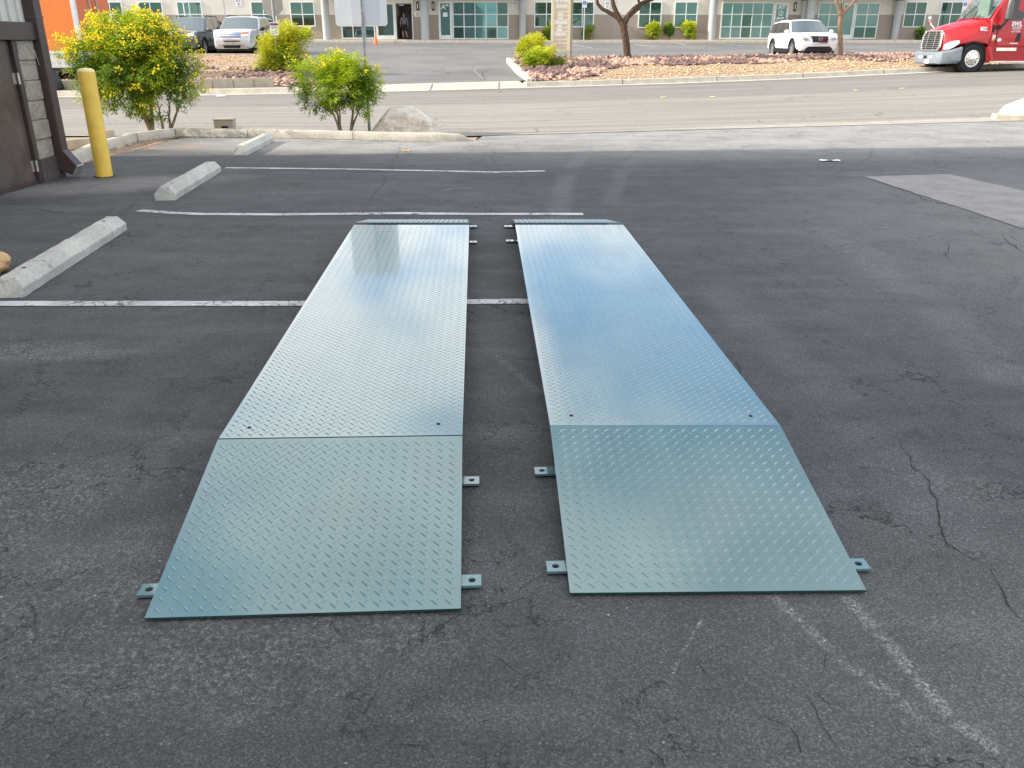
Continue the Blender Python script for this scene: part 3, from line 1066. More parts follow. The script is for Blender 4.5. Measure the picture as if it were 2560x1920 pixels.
# dark scorch line drawn by the wheel stop, a leaf-dark arc of rubber
# ------------------------------------------------------------------ wheel stops
def wheel_stop(p, q, w, h, label, mt, seed):
    """p, q: foot of the right-hand long edge, near and far"""
    rd = random.Random(seed)
    t = thing("wheel_stop", label, "wheel stop", p, 0, "concrete wheel stops")
    d = (q - p)
    L = d.length
    d.normalize()
    l = Vector((-d.y, d.x, 0))
    prof = [(0, 0), (-.004, h * .48), (w * .26, h), (w * .74, h), (w + .004, h * .48), (w, 0)]
    m = MB()
    N = 26
    n = len(prof)
    for i in range(N + 1):
        s = i / N
        e = 1.0
        for o, z in prof:
            ins = .0
            if z > h * .6: ins = .045 * (1 if i == 0 else (-1 if i == N else 0))
            elif z > .01: ins = .012 * (1 if i == 0 else (-1 if i == N else 0))
            jz = rd.uniform(-.003, .003) if 0 < i < N else rd.uniform(-.008, .002)
            chip = rd.uniform(0, .008) if z == 0 else 0
            qv = d * (s * L + ins) + l * (o + (chip if o == 0 else 0))
            m.v.append((qv.x, qv.y, max(-.01, z + (jz if z > 0 else -.01))))
    for i in range(N):
        for j in range(n - 1):
            a = i * n + j
            m.f.append((a, a + n, a + n + 1, a + 1)); m.m.append(0)
    m.f += [tuple(range(n)), tuple(range(N * n, N * n + n))[::-1]]; m.m += [0, 0]
    fix(m.build("body", mt, parent=t, bevel=.006))
    for s in (.13, .87):
        m = MB()
        c = d * (L * s) + l * w * .45
        m.lathe([(.011, 0), (.011, .002)], 10, 0, Matrix.Translation((c.x, c.y, h + .001)))
        m.build("bolt_hole", M['hole'], parent=t)
    return t


wheel_stop(at_z(60, 744), at_z(319, 574), .175, .118, "grey concrete wheel stop lying nearest, cut by left edge", M['stop'], 1)
wheel_stop(at_z(439, 501), at_z(554, 429), .19, .125, "middle concrete wheel stop between two white stall lines", M['stop'], 2)
wheel_stop(at_z(620, 388), at_z(685, 354), .19, .125, "far small wheel stop in sunlight just before the kerb", M['stop'], 3)

# kraft paper bag on the asphalt at the left edge
c = at_z(-22, 683)
m = MB()
m.ico((0, 0, .068), .13, 0, .22, 3, (.98, .7, .52))
o = m.build("paper_bag", M['kraft'])
o.location = (c.x, c.y, 0)
for v in o.data.vertices: v.co.z = max(.001, v.co.z + .02 * noise.noise(v.co * 22)); v.co.x += .015 * noise.noise(v.co * 18 + Vector((5, 0, 0)))
tag(o, "crumpled tan paper bag behind the nearest wheel stop", "paper bag")

# litter on the lot
def scrap(px, name, label, cat, w, h, mt, seed, z=.006):
    rd = random.Random(seed)
    c = at_z(*px)
    m = MB()
    nx, ny = 6, 3
    for i in range(nx + 1):
        for j in range(ny + 1):
            m.v.append(((i / nx - .5) * w + rd.uniform(-.1, .1) * w / nx, (j / ny - .5) * h * (1 - .4 * abs(i / nx - .5)) + rd.uniform(-.1, .1) * h / ny, z + rd.uniform(0, .018)))
    for i in range(nx):
        for j in range(ny):
            a = i * (ny + 1) + j
            m.f.append((a, a + ny + 1, a + ny + 2, a + 1)); m.m.append(0)
    o = m.build(name, mt, base=None)
    o.location = c
    return tag(o, label, cat)


scrap((2073, 403), "paper_scrap", "white paper scrap lying at the shadow edge", "litter", .26, .10, M['paper'], 4)
scrap((1013, 379), "dry_leaf", "small amber dry leaf on asphalt below boulder", "leaf", .11, .07, M['flower_o'], 5)
scrap((553, 241), "paper_scrap", "small white litter in the far gutter behind flowering shrub", "litter", .3, .2, M['paper'], 8).location = ground(553, 241, .02)
for i, (px, lb) in enumerate((((1659, 243), "yellow fleck on the road near the left"), ((1783, 242), "x"), ((2140, 226), "x"), ((2256, 221), "x"))):
    c = ground(*px, .006)
    m = MB()
    m.lathe([(.065, 0), (.055, .012)], 8, 0, Matrix.Diagonal((1.3, .9, 1, 1)))
    o = m.build("road_marker", M['dab'], base=None)
    o.location = c
    tag(o, ["flat yellow road dab, leftmost of four across street", "flat yellow road dab, second from left of four", "flat yellow road dab, third from left of four", "flat yellow road dab, rightmost below truck bumper"][i], "road marker", "yellow dabs on the road")

# ------------------------------------------------------------------ bollard
b = at_z(262, 441)
t = thing("bollard", "tall yellow steel bollard beside the brown building corner", "bollard", (b.x, b.y, 0))
r = .088
zt = at_y(210, 170, b.y).z
m = MB(); m.lathe([(r, -.02), (r, .02), (r, zt - .045)], 32); m.build("post", M['yellow'], parent=t, smooth=40)
m = MB(); m.lathe([(r * 1.0, zt - .045), (r * 1.02, zt - .04), (r * .92, zt - .018), (r * .6, zt - .003), (r * .05, zt)], 32); m.build("cap", M['yellow_cap'], parent=t, smooth=50)
m = MB()
for i in range(22):
    a = i / 22 * 6.28
    m.ico((math.cos(a) * (r + .01), math.sin(a) * (r + .01), .0), random.uniform(.012, .026), 0, .3, 1, (1, 1, .4))
m.build("tar_collar", M['crack'], parent=t)

# ------------------------------------------------------------------ drive-on weighing platforms
def lugs(m, mp, W, L, nrm, p=.0385, hl=.0172, hw=.0040, h=.0019, mg=.014):
    """raised lens-shaped treads in a four-way pattern"""
    prof = [(-1, 0), (-.6, .62), (0, 1), (.6, .62), (1, 0), (.6, -.62), (0, -1), (-.6, -.62)]
    rid = [(-.55, 0), (0, 0), (.55, 0)]
    vs, fs = [], []
    base = len(m.v)
    for ori in (0, 1):
        nu, nv = int((W - 2 * mg) / p), int((L - 2 * mg) / p)
        for i in range(nu + 1):
            for j in range(nv + 1):
                u, v = mg + p * .25 + i * p + (p / 2 if ori else 0), mg + p * .25 + j * p + (p / 2 if ori else 0)
                if u > W - mg or v > L - mg: continue
                a = math.radians(48 if ori else -48)
                ca, sa = math.cos(a), math.sin(a)
                o = base + len(vs)
                for x, y in prof:
                    X, Y = x * hl, y * hw + (1 - x * x) * .0018
                    vs.append(mp(u + X * ca - Y * sa, v + X * sa + Y * ca))
                for x, y in rid:
                    X, Y = x * hl, (1 - x * x) * .0018
                    vs.append(mp(u + X * ca - Y * sa, v + X * sa + Y * ca) + nrm * h)
                r0, r1, r2 = o + 8, o + 9, o + 10
                fs += [(o, r0, o + 1), (o + 1, r0, r1, o + 2), (o + 2, r1, r2, o + 3), (o + 3, r2, o + 4), (o + 4, r2, o + 5), (o + 5, r2, r1, o + 6), (o + 6, r1, r0, o + 7), (o + 7, r0, o)]
    fs = [f[::-1] for f in fs]
    m.v += [tuple(q) for q in vs]
    m.f += fs
    m.m += [0] * len(fs)


def tread_plate(name, c, th, parent, lh=.0019):
    """c: near-left, near-right, far-right, far-left corners of the top face"""
    nl, nr, fr, fl = c
    W = ((nr - nl).length + (fr - fl).length) / 2
    L = ((fl - nl).length + (fr - nr).length) / 2
    nrm = (nr - nl).cross(fl - nl).normalized()

    def mp(u, v):
        a, b = u / W, v / L
        return (nl * (1 - a) + nr * a) * (1 - b) + (fl * (1 - a) + fr * a) * b
    m = MB()
    dn = nrm * -th
    m.add([nl, nr, fr, fl, nl + dn, nr + dn, fr + dn, fl + dn], [(0, 1, 2, 3)])
    m.add(list(m.v), [(7, 6, 5, 4), (1, 0, 4, 5), (2, 1, 5, 6), (3, 2, 6, 7), (0, 3, 7, 4)], 1)
    lugs(m, mp, W, L, nrm, h=lh)
    return m.build(name, [M['plate'], M['frame_paint']], parent=parent, world=True), mp, W, L


def mount_tab(parent, hole, out, side, up=.03):
    """flat floor tab with a bolt hole; out: unit vector pointing away from the platform"""
    f = Vector((-out.y, out.x, 0))
    zt, th, hr = .016, .008, .0105
    n = 24
    m = MB()
    o_, i_ = [], []
    for k in range(n):
        a = 2 * PI * k / n
        dx, dy = math.cos(a), math.sin(a)
        s = 1 / max(abs(dx), abs(dy))
        o_.append(hole + out * (dx * s * .026) + f * (dy * s * .026))
        i_.append(hole + out * (dx * hr) + f * (dy * hr))
    V = lambda q, z: Vector((q.x, q.y, z))
    vs = [V(q, zt) for q in o_] + [V(q, zt) for q in i_] + [V(q, zt - th) for q in o_] + [V(q, zt - th) for q in i_]
    fs = []
    for k in range(n):
        k2 = (k + 1) % n
        fs += [(k, k2, n + k2, n + k), (2 * n + k, 2 * n + k2, k2, k), (n + k, n + k2, 3 * n + k2, 3 * n + k)]
    m.add(vs, fs)
    a0, a1 = hole - out * .026, hole - out * .085
    m.extrude([V(a0 - f * .026, zt - th), V(a0 + f * .026, zt - th), V(a1 + f * .026, zt - th), V(a1 - f * .026, zt - th)], (0, 0, th))
    o = fix(m.build("mounting_tab", M['tab'], parent=parent, world=True))
    b0 = hole - out * (.058 if up else .085)
    if not up: b0.z = 0
    m = MB()
    m.extrude([V(b0 - f * .026, zt), V(b0 + f * .026, zt), V(b0 + f * .026 - out * .008, zt), V(b0 - f * .026 - out * .008, zt)], (0, 0, up or .004))
    m.build("upright", M['frame_paint'], parent=o, world=True).matrix_parent_inverse.identity()
    ob = o.children[0]
    ob.location = (0, 0, 0)
    for v, q in zip(ob.data.vertices, m.v): v.co = Vector(q) - Vector(parent.location)
    m = MB()
    m.lathe([(hr * .98, 0), (hr * .98, .001)], 16, 0, Matrix.Translation((hole.x, hole.y, zt - th - .002)))
    hb = m.build("bolt_hole", M['hole'], parent=o)
    for v in hb.data.vertices: v.co -= Vector(parent.location)
    return o


def platform(label, deck, near, tabs, holes, far_len=.78, seam=.004):
    ZD = .14
    D = [at_z(*p, ZD) for p in deck]
    R = [at_z(*p, .013) for p in near]
    base = (D[0] + D[1] + D[2] + D[3]) / 4
    t = thing("weighing_platform", label, "weigh platform", (base.x, base.y, 0), 0, "pair of teal tread-plate weighing platforms")
    ax = ((D[3] + D[2]) - (D[0] + D[1])).normalized()
    sd = Vector((ax.y, -ax.x, 0))
    tread_plate("deck_plate", D, .007, t, .0013)
    gap = ax * -seam
    Rc = [R[0], R[1], D[1] + gap + Vector((0, 0, .001)), D[0] + gap + Vector((0, 0, .001))]
    tread_plate("entry_ramp", Rc, .008, t)
    Fc = [D[3] + ax * .062 + Vector((0, 0, .006)), D[2] + ax * .062 + Vector((0, 0, .006)), D[2] + ax * far_len - Vector((0, 0, .112)), D[3] + ax * far_len - Vector((0, 0, .112))]
    tread_plate("exit_ramp", Fc, .008, t)
    # channel frame under the deck
    m = MB()
    for a, b, s in ((D[0], D[3], 1), (D[1], D[2], -1)):
        p0, p1 = a + sd * s * .012, b + sd * s * .012
        q = sd * s * .05
        for zz0, zz1 in ((.004, .131),):
            m.extrude([Vector((p0.x, p0.y, zz0)), Vector((p0.x + q.x, p0.y + q.y, zz0)), Vector((p1.x + q.x, p1.y + q.y, zz0)), Vector((p1.x, p1.y, zz0))], (0, 0, zz1 - zz0))
    for k in (0.004, .25, .5, .75, .985):
        a, b = D[0].lerp(D[3], k) + sd * .064, D[1].lerp(D[2], k) - sd * .064
        m.extrude([Vector((a.x, a.y, .03)), Vector((b.x, b.y, .03)), Vector((b.x + ax.x * .05, b.y + ax.y * .05, .03)), Vector((a.x + ax.x * .05, a.y + ax.y * .05, .03))], (0, 0, .10))
    fix(m.build("frame", M['frame_paint'], parent=t, world=True))
    # stiffening ribs under the two ramps
    for c in (Rc, Fc):
        for k in (.16, .5, .84):
            m = MB()
            lo, hi = (c[0].lerp(c[1], k), c[3].lerp(c[2], k)) if c is Rc else (c[3].lerp(c[2], k), c[0].lerp(c[1], k))
            a = lo.lerp(hi, .12) - Vector((0, 0, .010)); h_ = lo.lerp(hi, .985) - Vector((0, 0, .010))
            m.extrude([Vector((a.x, a.y, .004)), Vector((h_.x, h_.y, .004)), h_, a + Vector((0, 0, .001))], sd * .02)
            fix(m.build("ramp_rib", M['frame_paint'], parent=t, world=True))
    for px, s in tabs: mount_tab(t, at_z(*px, .016), sd * s, s, 0 if px[1] > 1380 else .03)
    for px in holes:
        c = at_z(*px, ZD)
        m = MB(); m.lathe([(.0068, 0), (.0068, .001)], 16, 0, Matrix.Translation((c.x, c.y, ZD + .0008)))
        m.build("bolt_hole", M['hole'], parent=t, world=True)
    return t


platform("left teal tread-plate platform with sloped entry ramp", [(547, 1096), (1156, 1087), (1173, 562), (885, 562)], [(361, 1545), (1152, 1521)],
         [((1180, 1450), 1), ((1179, 1200), 1), ((1183, 604), 1), ((1184, 565), 1), ((373, 1473), -1)], [(623, 1069), (1096, 1060)], seam=.010)
platform("right teal tread-plate platform reflecting more blue sky", [(1375, 1063), (1950, 1063), (1558, 562), (1288, 562)], [(1425, 1482), (2166, 1475)],
         [((1389, 1415), -1), ((1355, 1176), -1), ((1274, 601), -1), ((1269, 565), -1), ((2146, 1409), 1)], [(1428, 1039), (1877, 1040)])

# ------------------------------------------------------------------ sign on perforated post, utility box, boulders
pb = at_z(924, 331, -.03); pb.y += .35; pb.x *= (pb.y / (pb.y - .35))
PB = Vector((at_y(924, 331, pb.y).x, pb.y, -.08))
t = thing("road_sign", "large blank back of a road sign on perforated steel post", "road sign", PB)
top = at_y(905, 0, PB.y)
lean = (top.x - PB.x) * 0
m = MB()
s = .024
zt = 2.95
m.box(-s, s, -s, s, 0, zt + .08)
po = m.build("post", M['steel'], parent=t, bevel=.004)
m = MB()
z = .05
while z < zt:
    for sx in (-1, 1): pass
    m.lathe([(.0085, 0), (.0085, .0016)], 8, 0, Matrix.Translation((0, -s - .0002, z)) @ Matrix.Rotation(PI / 2, 4, 'X'))
    z += .0254 * 1.6
m.build("punched_hole", M['hole'], parent=po)
tag(po.children[0], kind='stuff')
zb = at_y(905, 65, PB.y).z + .08
xl, xr = at_y(837, 40, PB.y).x - PB.x, at_y(968, 55, PB.y).x - PB.x
hh = 1.25
m = MB()
pts = []
rr = .05
for cx, cz, a0 in ((xl + rr, zb + rr, 180), (xr - rr, zb + rr, 270), (xr - rr, zb + hh - rr, 0), (xl + rr, zb + hh - rr, 90)):
    for k in range(6):
        a = math.radians(a0 + k * 18)
        pts.append((cx + rr * math.cos(a), .03, cz + rr * math.sin(a)))
m.extrude(pts, (0, .004, 0))
bl = m.build("sign_blade", M['sign_back'], parent=t)
m = MB()
m.box(xl + .28, xr - .12, .0255, .0292, zb + .02, zb + hh - .02)
m.build("backing_strip", M['sign_mid'], parent=bl)
for zz in (zb + .22, zb + .98):
    m = MB(); m.lathe([(.012, 0), (.012, .012)], 8, 0, Matrix.Translation((0, -s - .001, zz)) @ Matrix.Rotation(PI / 2, 4, 'X'))
    m.build("bolt", M['hinge'], parent=po)
# a cable tie hanging on the post
m = MB(); m.tube([(.03, -.02, .75), (.05, -.03, .95), (.045, -.02, 1.35), (.03, 0, 1.9)], .006, 6)
m.build("hanging_wire", M['steel'], parent=po)

ub = at_z(570, 329, 0); Yu = ub.y + .45
t = thing("utility_box", "small tan metal utility box behind the far kerb", "utility box", (at_y(570, 329, Yu).x, Yu, -.08))
x0, x1 = at_y(537, 320, Yu).x - t.location.x, at_y(604, 320, Yu + .3).x - t.location.x
z1 = at_y(570, 301, Yu).z + .08
m = MB()
m.box(x0, at_y(583, 320, Yu).x - t.location.x, 0, .34, 0, z1)
bx = m.build("housing", M['tan_box'], parent=t, bevel=.008)
bx.data.transform(Matrix.Rotation(math.radians(9), 4, 'Z'))
xm = at_y(583, 320, Yu).x - t.location.x
m = MB(); m.box(x0 - .012, xm + .012, -.012, .352, z1, z1 + .02); l_ = m.build("lid", M['tan_box'], parent=t, bevel=.006); l_.data.transform(Matrix.Rotation(math.radians(9), 4, 'Z'))
m = MB(); m.box(x0 + (xm - x0) * .38, x0 + (xm - x0) * .72, -.004, .0, .07, .13); v_ = m.build("vent", M['hole'], parent=t); v_.data.transform(Matrix.Rotation(math.radians(9), 4, 'Z'))
m = MB()
for k in range(3): m.box(x0 + (xm - x0) * (.43 + .1 * k), x0 + (xm - x0) * (.47 + .1 * k), -.007, -.004, .075, .10)
m.build("vent_slat", M['tan_box'], parent=t).data.transform(Matrix.Rotation(math.radians(9), 4, 'Z'))


def boulder(name, label, c, sx, sy, sz, mt, seed, cuts=()):
    bm = bmesh.new()
    bmesh.ops.create_icosphere(bm, subdivisions=5, radius=1)
    q = Vector((seed * 3.1, seed * 1.7, 0))
    for v in bm.verts:
        p = v.co.copy()
        k = 1 + .16 * noise.noise(p * 1.3 + q) + .07 * noise.noise(p * 3.1 + q) + .03 * noise.noise(p * 7 + q) + .012 * noise.noise(p * 17 + q)
        p = p * k
        for nx, ny, nz, dd in cuts:
            nn = Vector((nx, ny, nz)).normalized()
            e = p.dot(nn) - dd
            if e > 0: p -= nn * e * .88
        v.co = Vector((p.x * sx, p.y * sy, p.z * sz))
    me = bpy.data.meshes.new(name)
    bm.to_mesh(me); bm.free()
    me.materials.append(mt)
    me.shade_smooth()
    o = bpy.data.objects.new(name, me)
    COL.objects.link(o)
    o.location = c
    return tag(o, label, "boulder")


Ybo = at_z(1000, 334).y + .62
c0, c1 = at_y(932, 330, Ybo), at_y(1096, 330, Ybo)
zt = at_y(1020, 265, Ybo).z
hx = (c1.x - c0.x) / 2
boulder("boulder", "tan weathered boulder with white streaks behind kerb nose", ((c0.x + c1.x) / 2, Ybo, -.10), hx * 1.12, .48, (zt + .10) * 1.13, M['bould'], 2,
        ((0, -.25, 1, .74), (-.78, -.1, .62, .80), (.62, 0, .78, .80), (1, -.1, .12, .86), (0, -1, .25, .72)))
c = at_z(2562, 301)
boulder("boulder", "pale cream boulder on kerb at right edge", (c.x + .98, c.y + .95, .0), .85, .6, .52, M['bould2'], 5, ((-.7, -.2, .7, .62), (0, -.5, .9, .75)))
# raised kerb return under the right boulder
pth = [at_z(2490, 301, .0), at_z(2560, 302, .0), at_z(2700, 300, .0), at_z(2900, 296, 0)]
S(fix(sweep(resample(pth, .3), [(0, -.05), (.01, .09), (.03, .11), (.30, .11), (.32, -.05)]).build("kerb", M['conc_far'])))
# ================================================================== BROWN BUILDING ON THE LEFT
XWALL = -5.07
YC = 9.62                       # far corner of the visible wall
t = thing("brown_building", "brown metal and block building cut off at left edge", "building", (XWALL, YC, 0))
bl = t.location


def bb(name, boxes, mt, parent=t, bevel=None):
    m = MB()
    for b in boxes: m.box(*b)
    off = Vector(parent.location) if parent is t else Vector(t.location)
    o = m.build(name, mt, parent=parent, bevel=bevel)
    o.data.transform(Matrix.Translation(-off))
    return o


zled = at_y(110, 100, 9.3).z      # underside of the brown ledge
zsid = at_y(60, 80, 9.0).z
# main shell (metal siding above the ledge), with an unseen taller rear wing, shaped to throw the long shade over the lot
bb("wall", [(-22, XWALL - .02, -26, YC, 0, 6.5), (-12, XWALL - 2.4, -26, 10.8, 0, 10.8)], M['siding'])
by0, by1 = 9.17, 9.49             # pier of split-face block between door and downpipe
m = MB()
zb = at_z(110, 455).z
course = (zled - .24) / 6
for k in range(6):
    m.box(XWALL - .1, XWALL + .05 + .008 * (k % 2), by0, by1, .24 + k * course + .005, .24 + (k + 1) * course - .004)
o = m.build("block_pier", M['block'], parent=t, bevel=.008)
o.data.transform(Matrix.Translation(-Vector(bl)))
bb("pier_mortar", [(XWALL - .1, XWALL + .035, by0 + .005, by1 - .005, .1, zled)], M['mortar'])
bb("plinth", [(XWALL - .1, XWALL + .058, by0, YC + .02, -.02, .24)], M['brown_base'], bevel=.006)
bb("ledge", [(XWALL - .1, XWALL + .10, 6.2, YC, zled, zled + .17)], M['brown'], bevel=.006)
m = MB()
y = 6.0
while y < YC - .14:
    m.box(XWALL - .02, XWALL + .035, y, y + .055, zsid + .03, 6.4)
    m.box(XWALL - .02, XWALL + .012, y + .055, y + .16, zsid + .03, 6.4)
    y += .16
m.box(XWALL - .02, XWALL + .075, 6.0, YC - .14, zsid - .01, zsid + .03)
o = m.build("corrugated_siding", M['siding'], parent=t)
o.data.transform(Matrix.Translation(-Vector(bl)))
# door
bb("door_frame", [(XWALL - .05, XWALL + .05, 9.10, 9.17, 0, zled), (XWALL - .05, XWALL + .03, 7.9, 9.10, -.005, .035)], M['brown'], bevel=.004)
d = bb("door", [(XWALL - .04, XWALL + .012, 8.0, 9.09, .035, zled - .005)], M['brown_door'], bevel=.004)
for z in (.13, 1.0):
    m = MB()
    m.lathe([(.011, 0), (.011, .11)], 10, 0, Matrix.Translation((XWALL + .045, 9.10, z)))
    m.box(XWALL + .012, XWALL + .02, 9.05, 9.10, z, z + .11)
    h = m.build("hinge", M['hinge'], parent=d)
    h.data.transform(Matrix.Translation(-Vector(bl)))
# downpipe with a kicked-out foot
dx0, dx1, dy0, dy1 = XWALL - .04, XWALL + .135, 9.50, 9.64
dp = bb("downpipe", [(dx0, dx1, dy0, dy1, .20, 6.4)], M['brown'], bevel=.010)
m = MB()
m.extrude([(dx0 + .02, dy0 - .003, .30), (dx1 + .004, dy0 - .003, .30), (dx1 + .13, dy0 - .003, .13), (dx1 + .07, dy0 - .003, .03), (dx1 - .07, dy0 - .003, .09), (dx0 + .02, dy0 - .003, .15)], (0, dy1 - dy0 + .006, 0))
o = m.build("spout_elbow", M['brown'], parent=dp, bevel=.006); o.data.transform(Matrix.Translation(-Vector(bl)))
m = MB()
m.extrude([(dx1 + .133, dy0 - .006, .138), (dx1 + .137, dy0 - .006, .128), (dx1 + .072, dy0 - .006, .024), (dx1 + .065, dy0 - .006, .032)], (0, dy1 - dy0 + .012, 0))
o = m.build("spout_lip", M['hinge'], parent=dp); o.data.transform(Matrix.Translation(-Vector(bl)))
m = MB()
zz = at_y(75, 45, 9.7).z
m.box(dx0 - .02, dx1 + .006, dy0 - .006, dy1 + .006, zz, zz + .012)
o = m.build("strap", M['brown_lt'], parent=dp); o.data.transform(Matrix.Translation(-Vector(bl)))
m = MB()
m.tube([(dx0 + .05 + q_, dy0 - .002, zz + .0 - h_) for q_, h_ in ((0, .02), (.012, .2), (.045, .34), (.06, .46))], [.002, .003, .0025, .001], 5)
o = m.build("scratch", M['hinge'], parent=dp); o.data.transform(Matrix.Translation(-Vector(bl)))

# black bin on the far pavement, glimpsed past the downpipe
c = Vector((at_y(132, 238, 26.9).x, 26.9, T(-14, 26.9) + .15))
t = thing("rubbish_bin", "black plastic bin beyond the brown downpipe across street", "bin", c)
m = MB()
m.bridge([(-.30, -.2, .02), (.30, -.2, .02), (.30, .25, .02), (-.30, .25, .02)], [(-.26, -.16, .58), (.14, -.16, .58), (.14, .2, .58), (-.26, .2, .58)])
m.build("body", M['black'], parent=t, bevel=.02)
m = MB(); m.box(-.28, .17, -.19, .23, .58, .62); m.build("lid", M['black'], parent=t, bevel=.012)

# ================================================================== FAR COMMERCIAL BUILDING
FX = lambda px, py: at_y(px, py, YW)
bd = thing("commercial_building", "long cream and taupe office building across the street", "building", (0, YW, ZW))
BO = -Vector(bd.location)


def fb(name, m, mt, parent=bd, bevel=None, smooth=None):
    o = m.build(name, mt, parent=parent, bevel=bevel, smooth=smooth)
    o.data.transform(Matrix.Translation(BO))
    return o


DX0, DX1 = FX(991.5, 80).x, FX(1032, 80).x      # open doorway
DZ1 = FX(1010, 9).z
ZT = 9.0
m = MB()
m.box(-60, DX0, YW, YW + 10, 0, ZT)
m.box(DX1, 62, YW, YW + 10, 0, ZT)
m.box(DX0, DX1, YW + .01, YW + 10, DZ1, ZT)
fb("wall", m, M['facade'])
for px in (362 + 205, 1537, 2224):
    m = MB(); m.box(FX(px, 70).x - .02, FX(px, 70).x + .02, YW - .003, YW, ZW, 6.5)
    fb("panel_joint", m, M['ink'])
# lobby behind the open doorway
m = MB()
m.box(DX0 - .01, DX1 + .01, YW + 4.2, YW + 4.3, ZW, DZ1)
m.box(DX0 - .3, DX0 - .005, YW + .1, YW + 4.3, ZW, DZ1)
m.box(DX1 + .005, DX1 + .3, YW + .1, YW + 4.3, ZW, DZ1)
fb("lobby_wall", m, M['room'])
m = MB(); m.box(DX0, DX1, YW + .05, YW + 4.2, ZW - .05, ZW + .03); fb("lobby_floor", m, M['room_dk'])
m = MB(); m.box(DX0 + .62, DX1 - .02, YW + 4.1, YW + 4.19, ZW + 1.35, ZW + 2.2); fb("lobby_picture", m, M['black'])
m = MB(); m.box(DX0 + .75, DX1 - .02, YW + 3.5, YW + 4.1, ZW + .9, ZW + 1.15); fb("lobby_counter", m, M['stop_lt'])


def window(px0, px1, pyt, pyb, cols, rows, gm, name="window", rowsat=None, pxt=None):
    """px0, px1: frame sides at their foot row pyb; vertical frame in the wall plane"""
    x0, x1 = FX(px0, pyb).x, FX(px1, pyb).x
    z0, z1 = FX(px0, pyb).z, FX((px0 + px1) / 2, pyt).z
    fw, fd = .075, .06
    m = MB()
    y0 = YW - fd
    m.box(x0, x1, y0, YW, z0, z0 + fw)
    m.box(x0, x1, y0, YW, z1 - fw, z1)
    m.box(x0, x0 + fw, y0, YW, z0 + fw, z1 - fw)
    m.box(x1 - fw, x1, y0, YW, z0 + fw, z1 - fw)
    xs_ = [x0 + fw / 2 + (x1 - x0 - fw) * k / cols for k in range(cols + 1)]
    zs_ = [z0 + fw / 2] + ([FX(px0, q).z for q in rowsat][::-1] if rowsat else [z0 + (z1 - z0) * k / rows for k in range(1, rows)]) + [z1 - fw / 2]
    for x in xs_[1:-1]: m.box(x - .03, x + .03, y0 + .006, YW, z0 + fw, z1 - fw)
    for z in zs_[1:-1]:
        for a, b in zip(xs_[:-1], xs_[1:]): m.box(a + .03, b - .03, y0 + .008, YW, z - .03, z + .03)
    f = fb(name, m, M['white_frame'])
    groups = {}
    for i in range(cols):
        for j in range(len(zs_) - 1):
            g = gm(i, j) if callable(gm) else gm
            odd = callable(gm) and g == 'g_dark'
            groups.setdefault((g, i, j) if odd else (g,), MB()).box(xs_[i] + .028, xs_[i + 1] - .028, YW - .02, YW - .004, zs_[j] + .028, zs_[j + 1] - .028)
    for g, mm in groups.items(): fb("pane", mm, M[g[0]], parent=f)
    return f, x0, x1, z0, z1


W2 = lambda a, b, g, pyb=68.5, pyt=3.5: window(a, b, pyt, pyb, 2, 2, g, rowsat=[36.0])
W2(352, 414, 'g_dark', 67); W2(449, 511, 'g_mid', 67); W2(632, 694, 'g_blind', 66.5)
W2(729, 790, lambda i, j: 'g_blind' if j else 'g_dark', 66.5)
W2(1335, 1396, 'g_dark'); W2(1425, 1484, lambda i, j: 'g_dark' if j else 'g_blind')
W2(1594, 1652, 'g_dark', 70); W2(1683, 1741, 'g_mid', 70)
W2(2254, 2309, 'g_dark', 68.5); W2(2342, 2398, 'g_dark', 68.5)
W2(2440, 2496, 'g_dark', 68.5); W2(252, 314, 'g_dark', 67)


def storefront(px0, px1, cols, gm, pyb=98, pyt=3.5, rowsat=(36, 67)):
    return window(px0, px1, pyt, pyb, cols, 3, gm, "storefront_window", rowsat=list(rowsat))


storefront(856, 939, 3, 'g_mid', 97, 3.5, (33, 65))
storefront(1132.5, 1271.5, 5, lambda i, j: 'g_dark' if (i == 4 and j > 0) or (i in (0, 3) and j == 0) else 'g_teal', 98)
storefront(1798, 1926, 5, lambda i, j: 'g_dark' if i == 2 and j < 2 else 'g_mid', 97, 5, (36, 67))
storefront(2036, 2094, 2, 'g_mid', 97, 5.5, (36.5, 67)); storefront(2129, 2188, 2, lambda i, j: 'g_dark' if j == 0 else 'g_mid', 97, 6, (36.5, 67))


def door(px0, px1, pyb, pyt, g, handle=None, text=None, rail=10):
    x0, x1 = FX(px0, pyb).x, FX(px1, pyb).x
    z0, z1 = ZW + .0, FX((px0 + px1) / 2, pyt).z
    y0 = YW - .075
    m = MB()
    fw = .15
    zr = FX(px0, pyb - rail).z
    m.box(x0, x1, y0, YW, z0, zr); m.box(x0, x1, y0, YW, z1 - .12, z1)
    m.box(x0, x0 + fw, y0, YW, zr, z1 - .12); m.box(x1 - fw, x1, y0, YW, zr, z1 - .12)
    f = fb("glass_door", m, M['white_frame'])
    m = MB(); m.box(x0 + fw - .01, x1 - fw + .01, YW - .03, YW - .006, zr - .01, z1 - .11); fb("pane", m, M[g], parent=f)
    if handle is not None:
        hx = x0 + fw * .5 if handle < 0 else x1 - fw * .5
        m = MB(); m.tube([(hx, y0 - .01, z0 + .75), (hx, y0 - .07, z0 + .80), (hx, y0 - .07, z0 + 1.3), (hx, y0 - .01, z0 + 1.35)], .03, 6); fb("handle", m, M['white'], parent=f)
    for txt, dz, size in (text or []):
        Mx = Matrix.Translation(Vector(((x0 + x1) / 2, YW - .034, z0 + dz)) + BO) @ Matrix.Rotation(PI / 2, 4, 'X')
        text_mesh(txt, size, M['white'], "lettering", f, Mx, bold=.012)
    return f, x0, x1, z0, z1


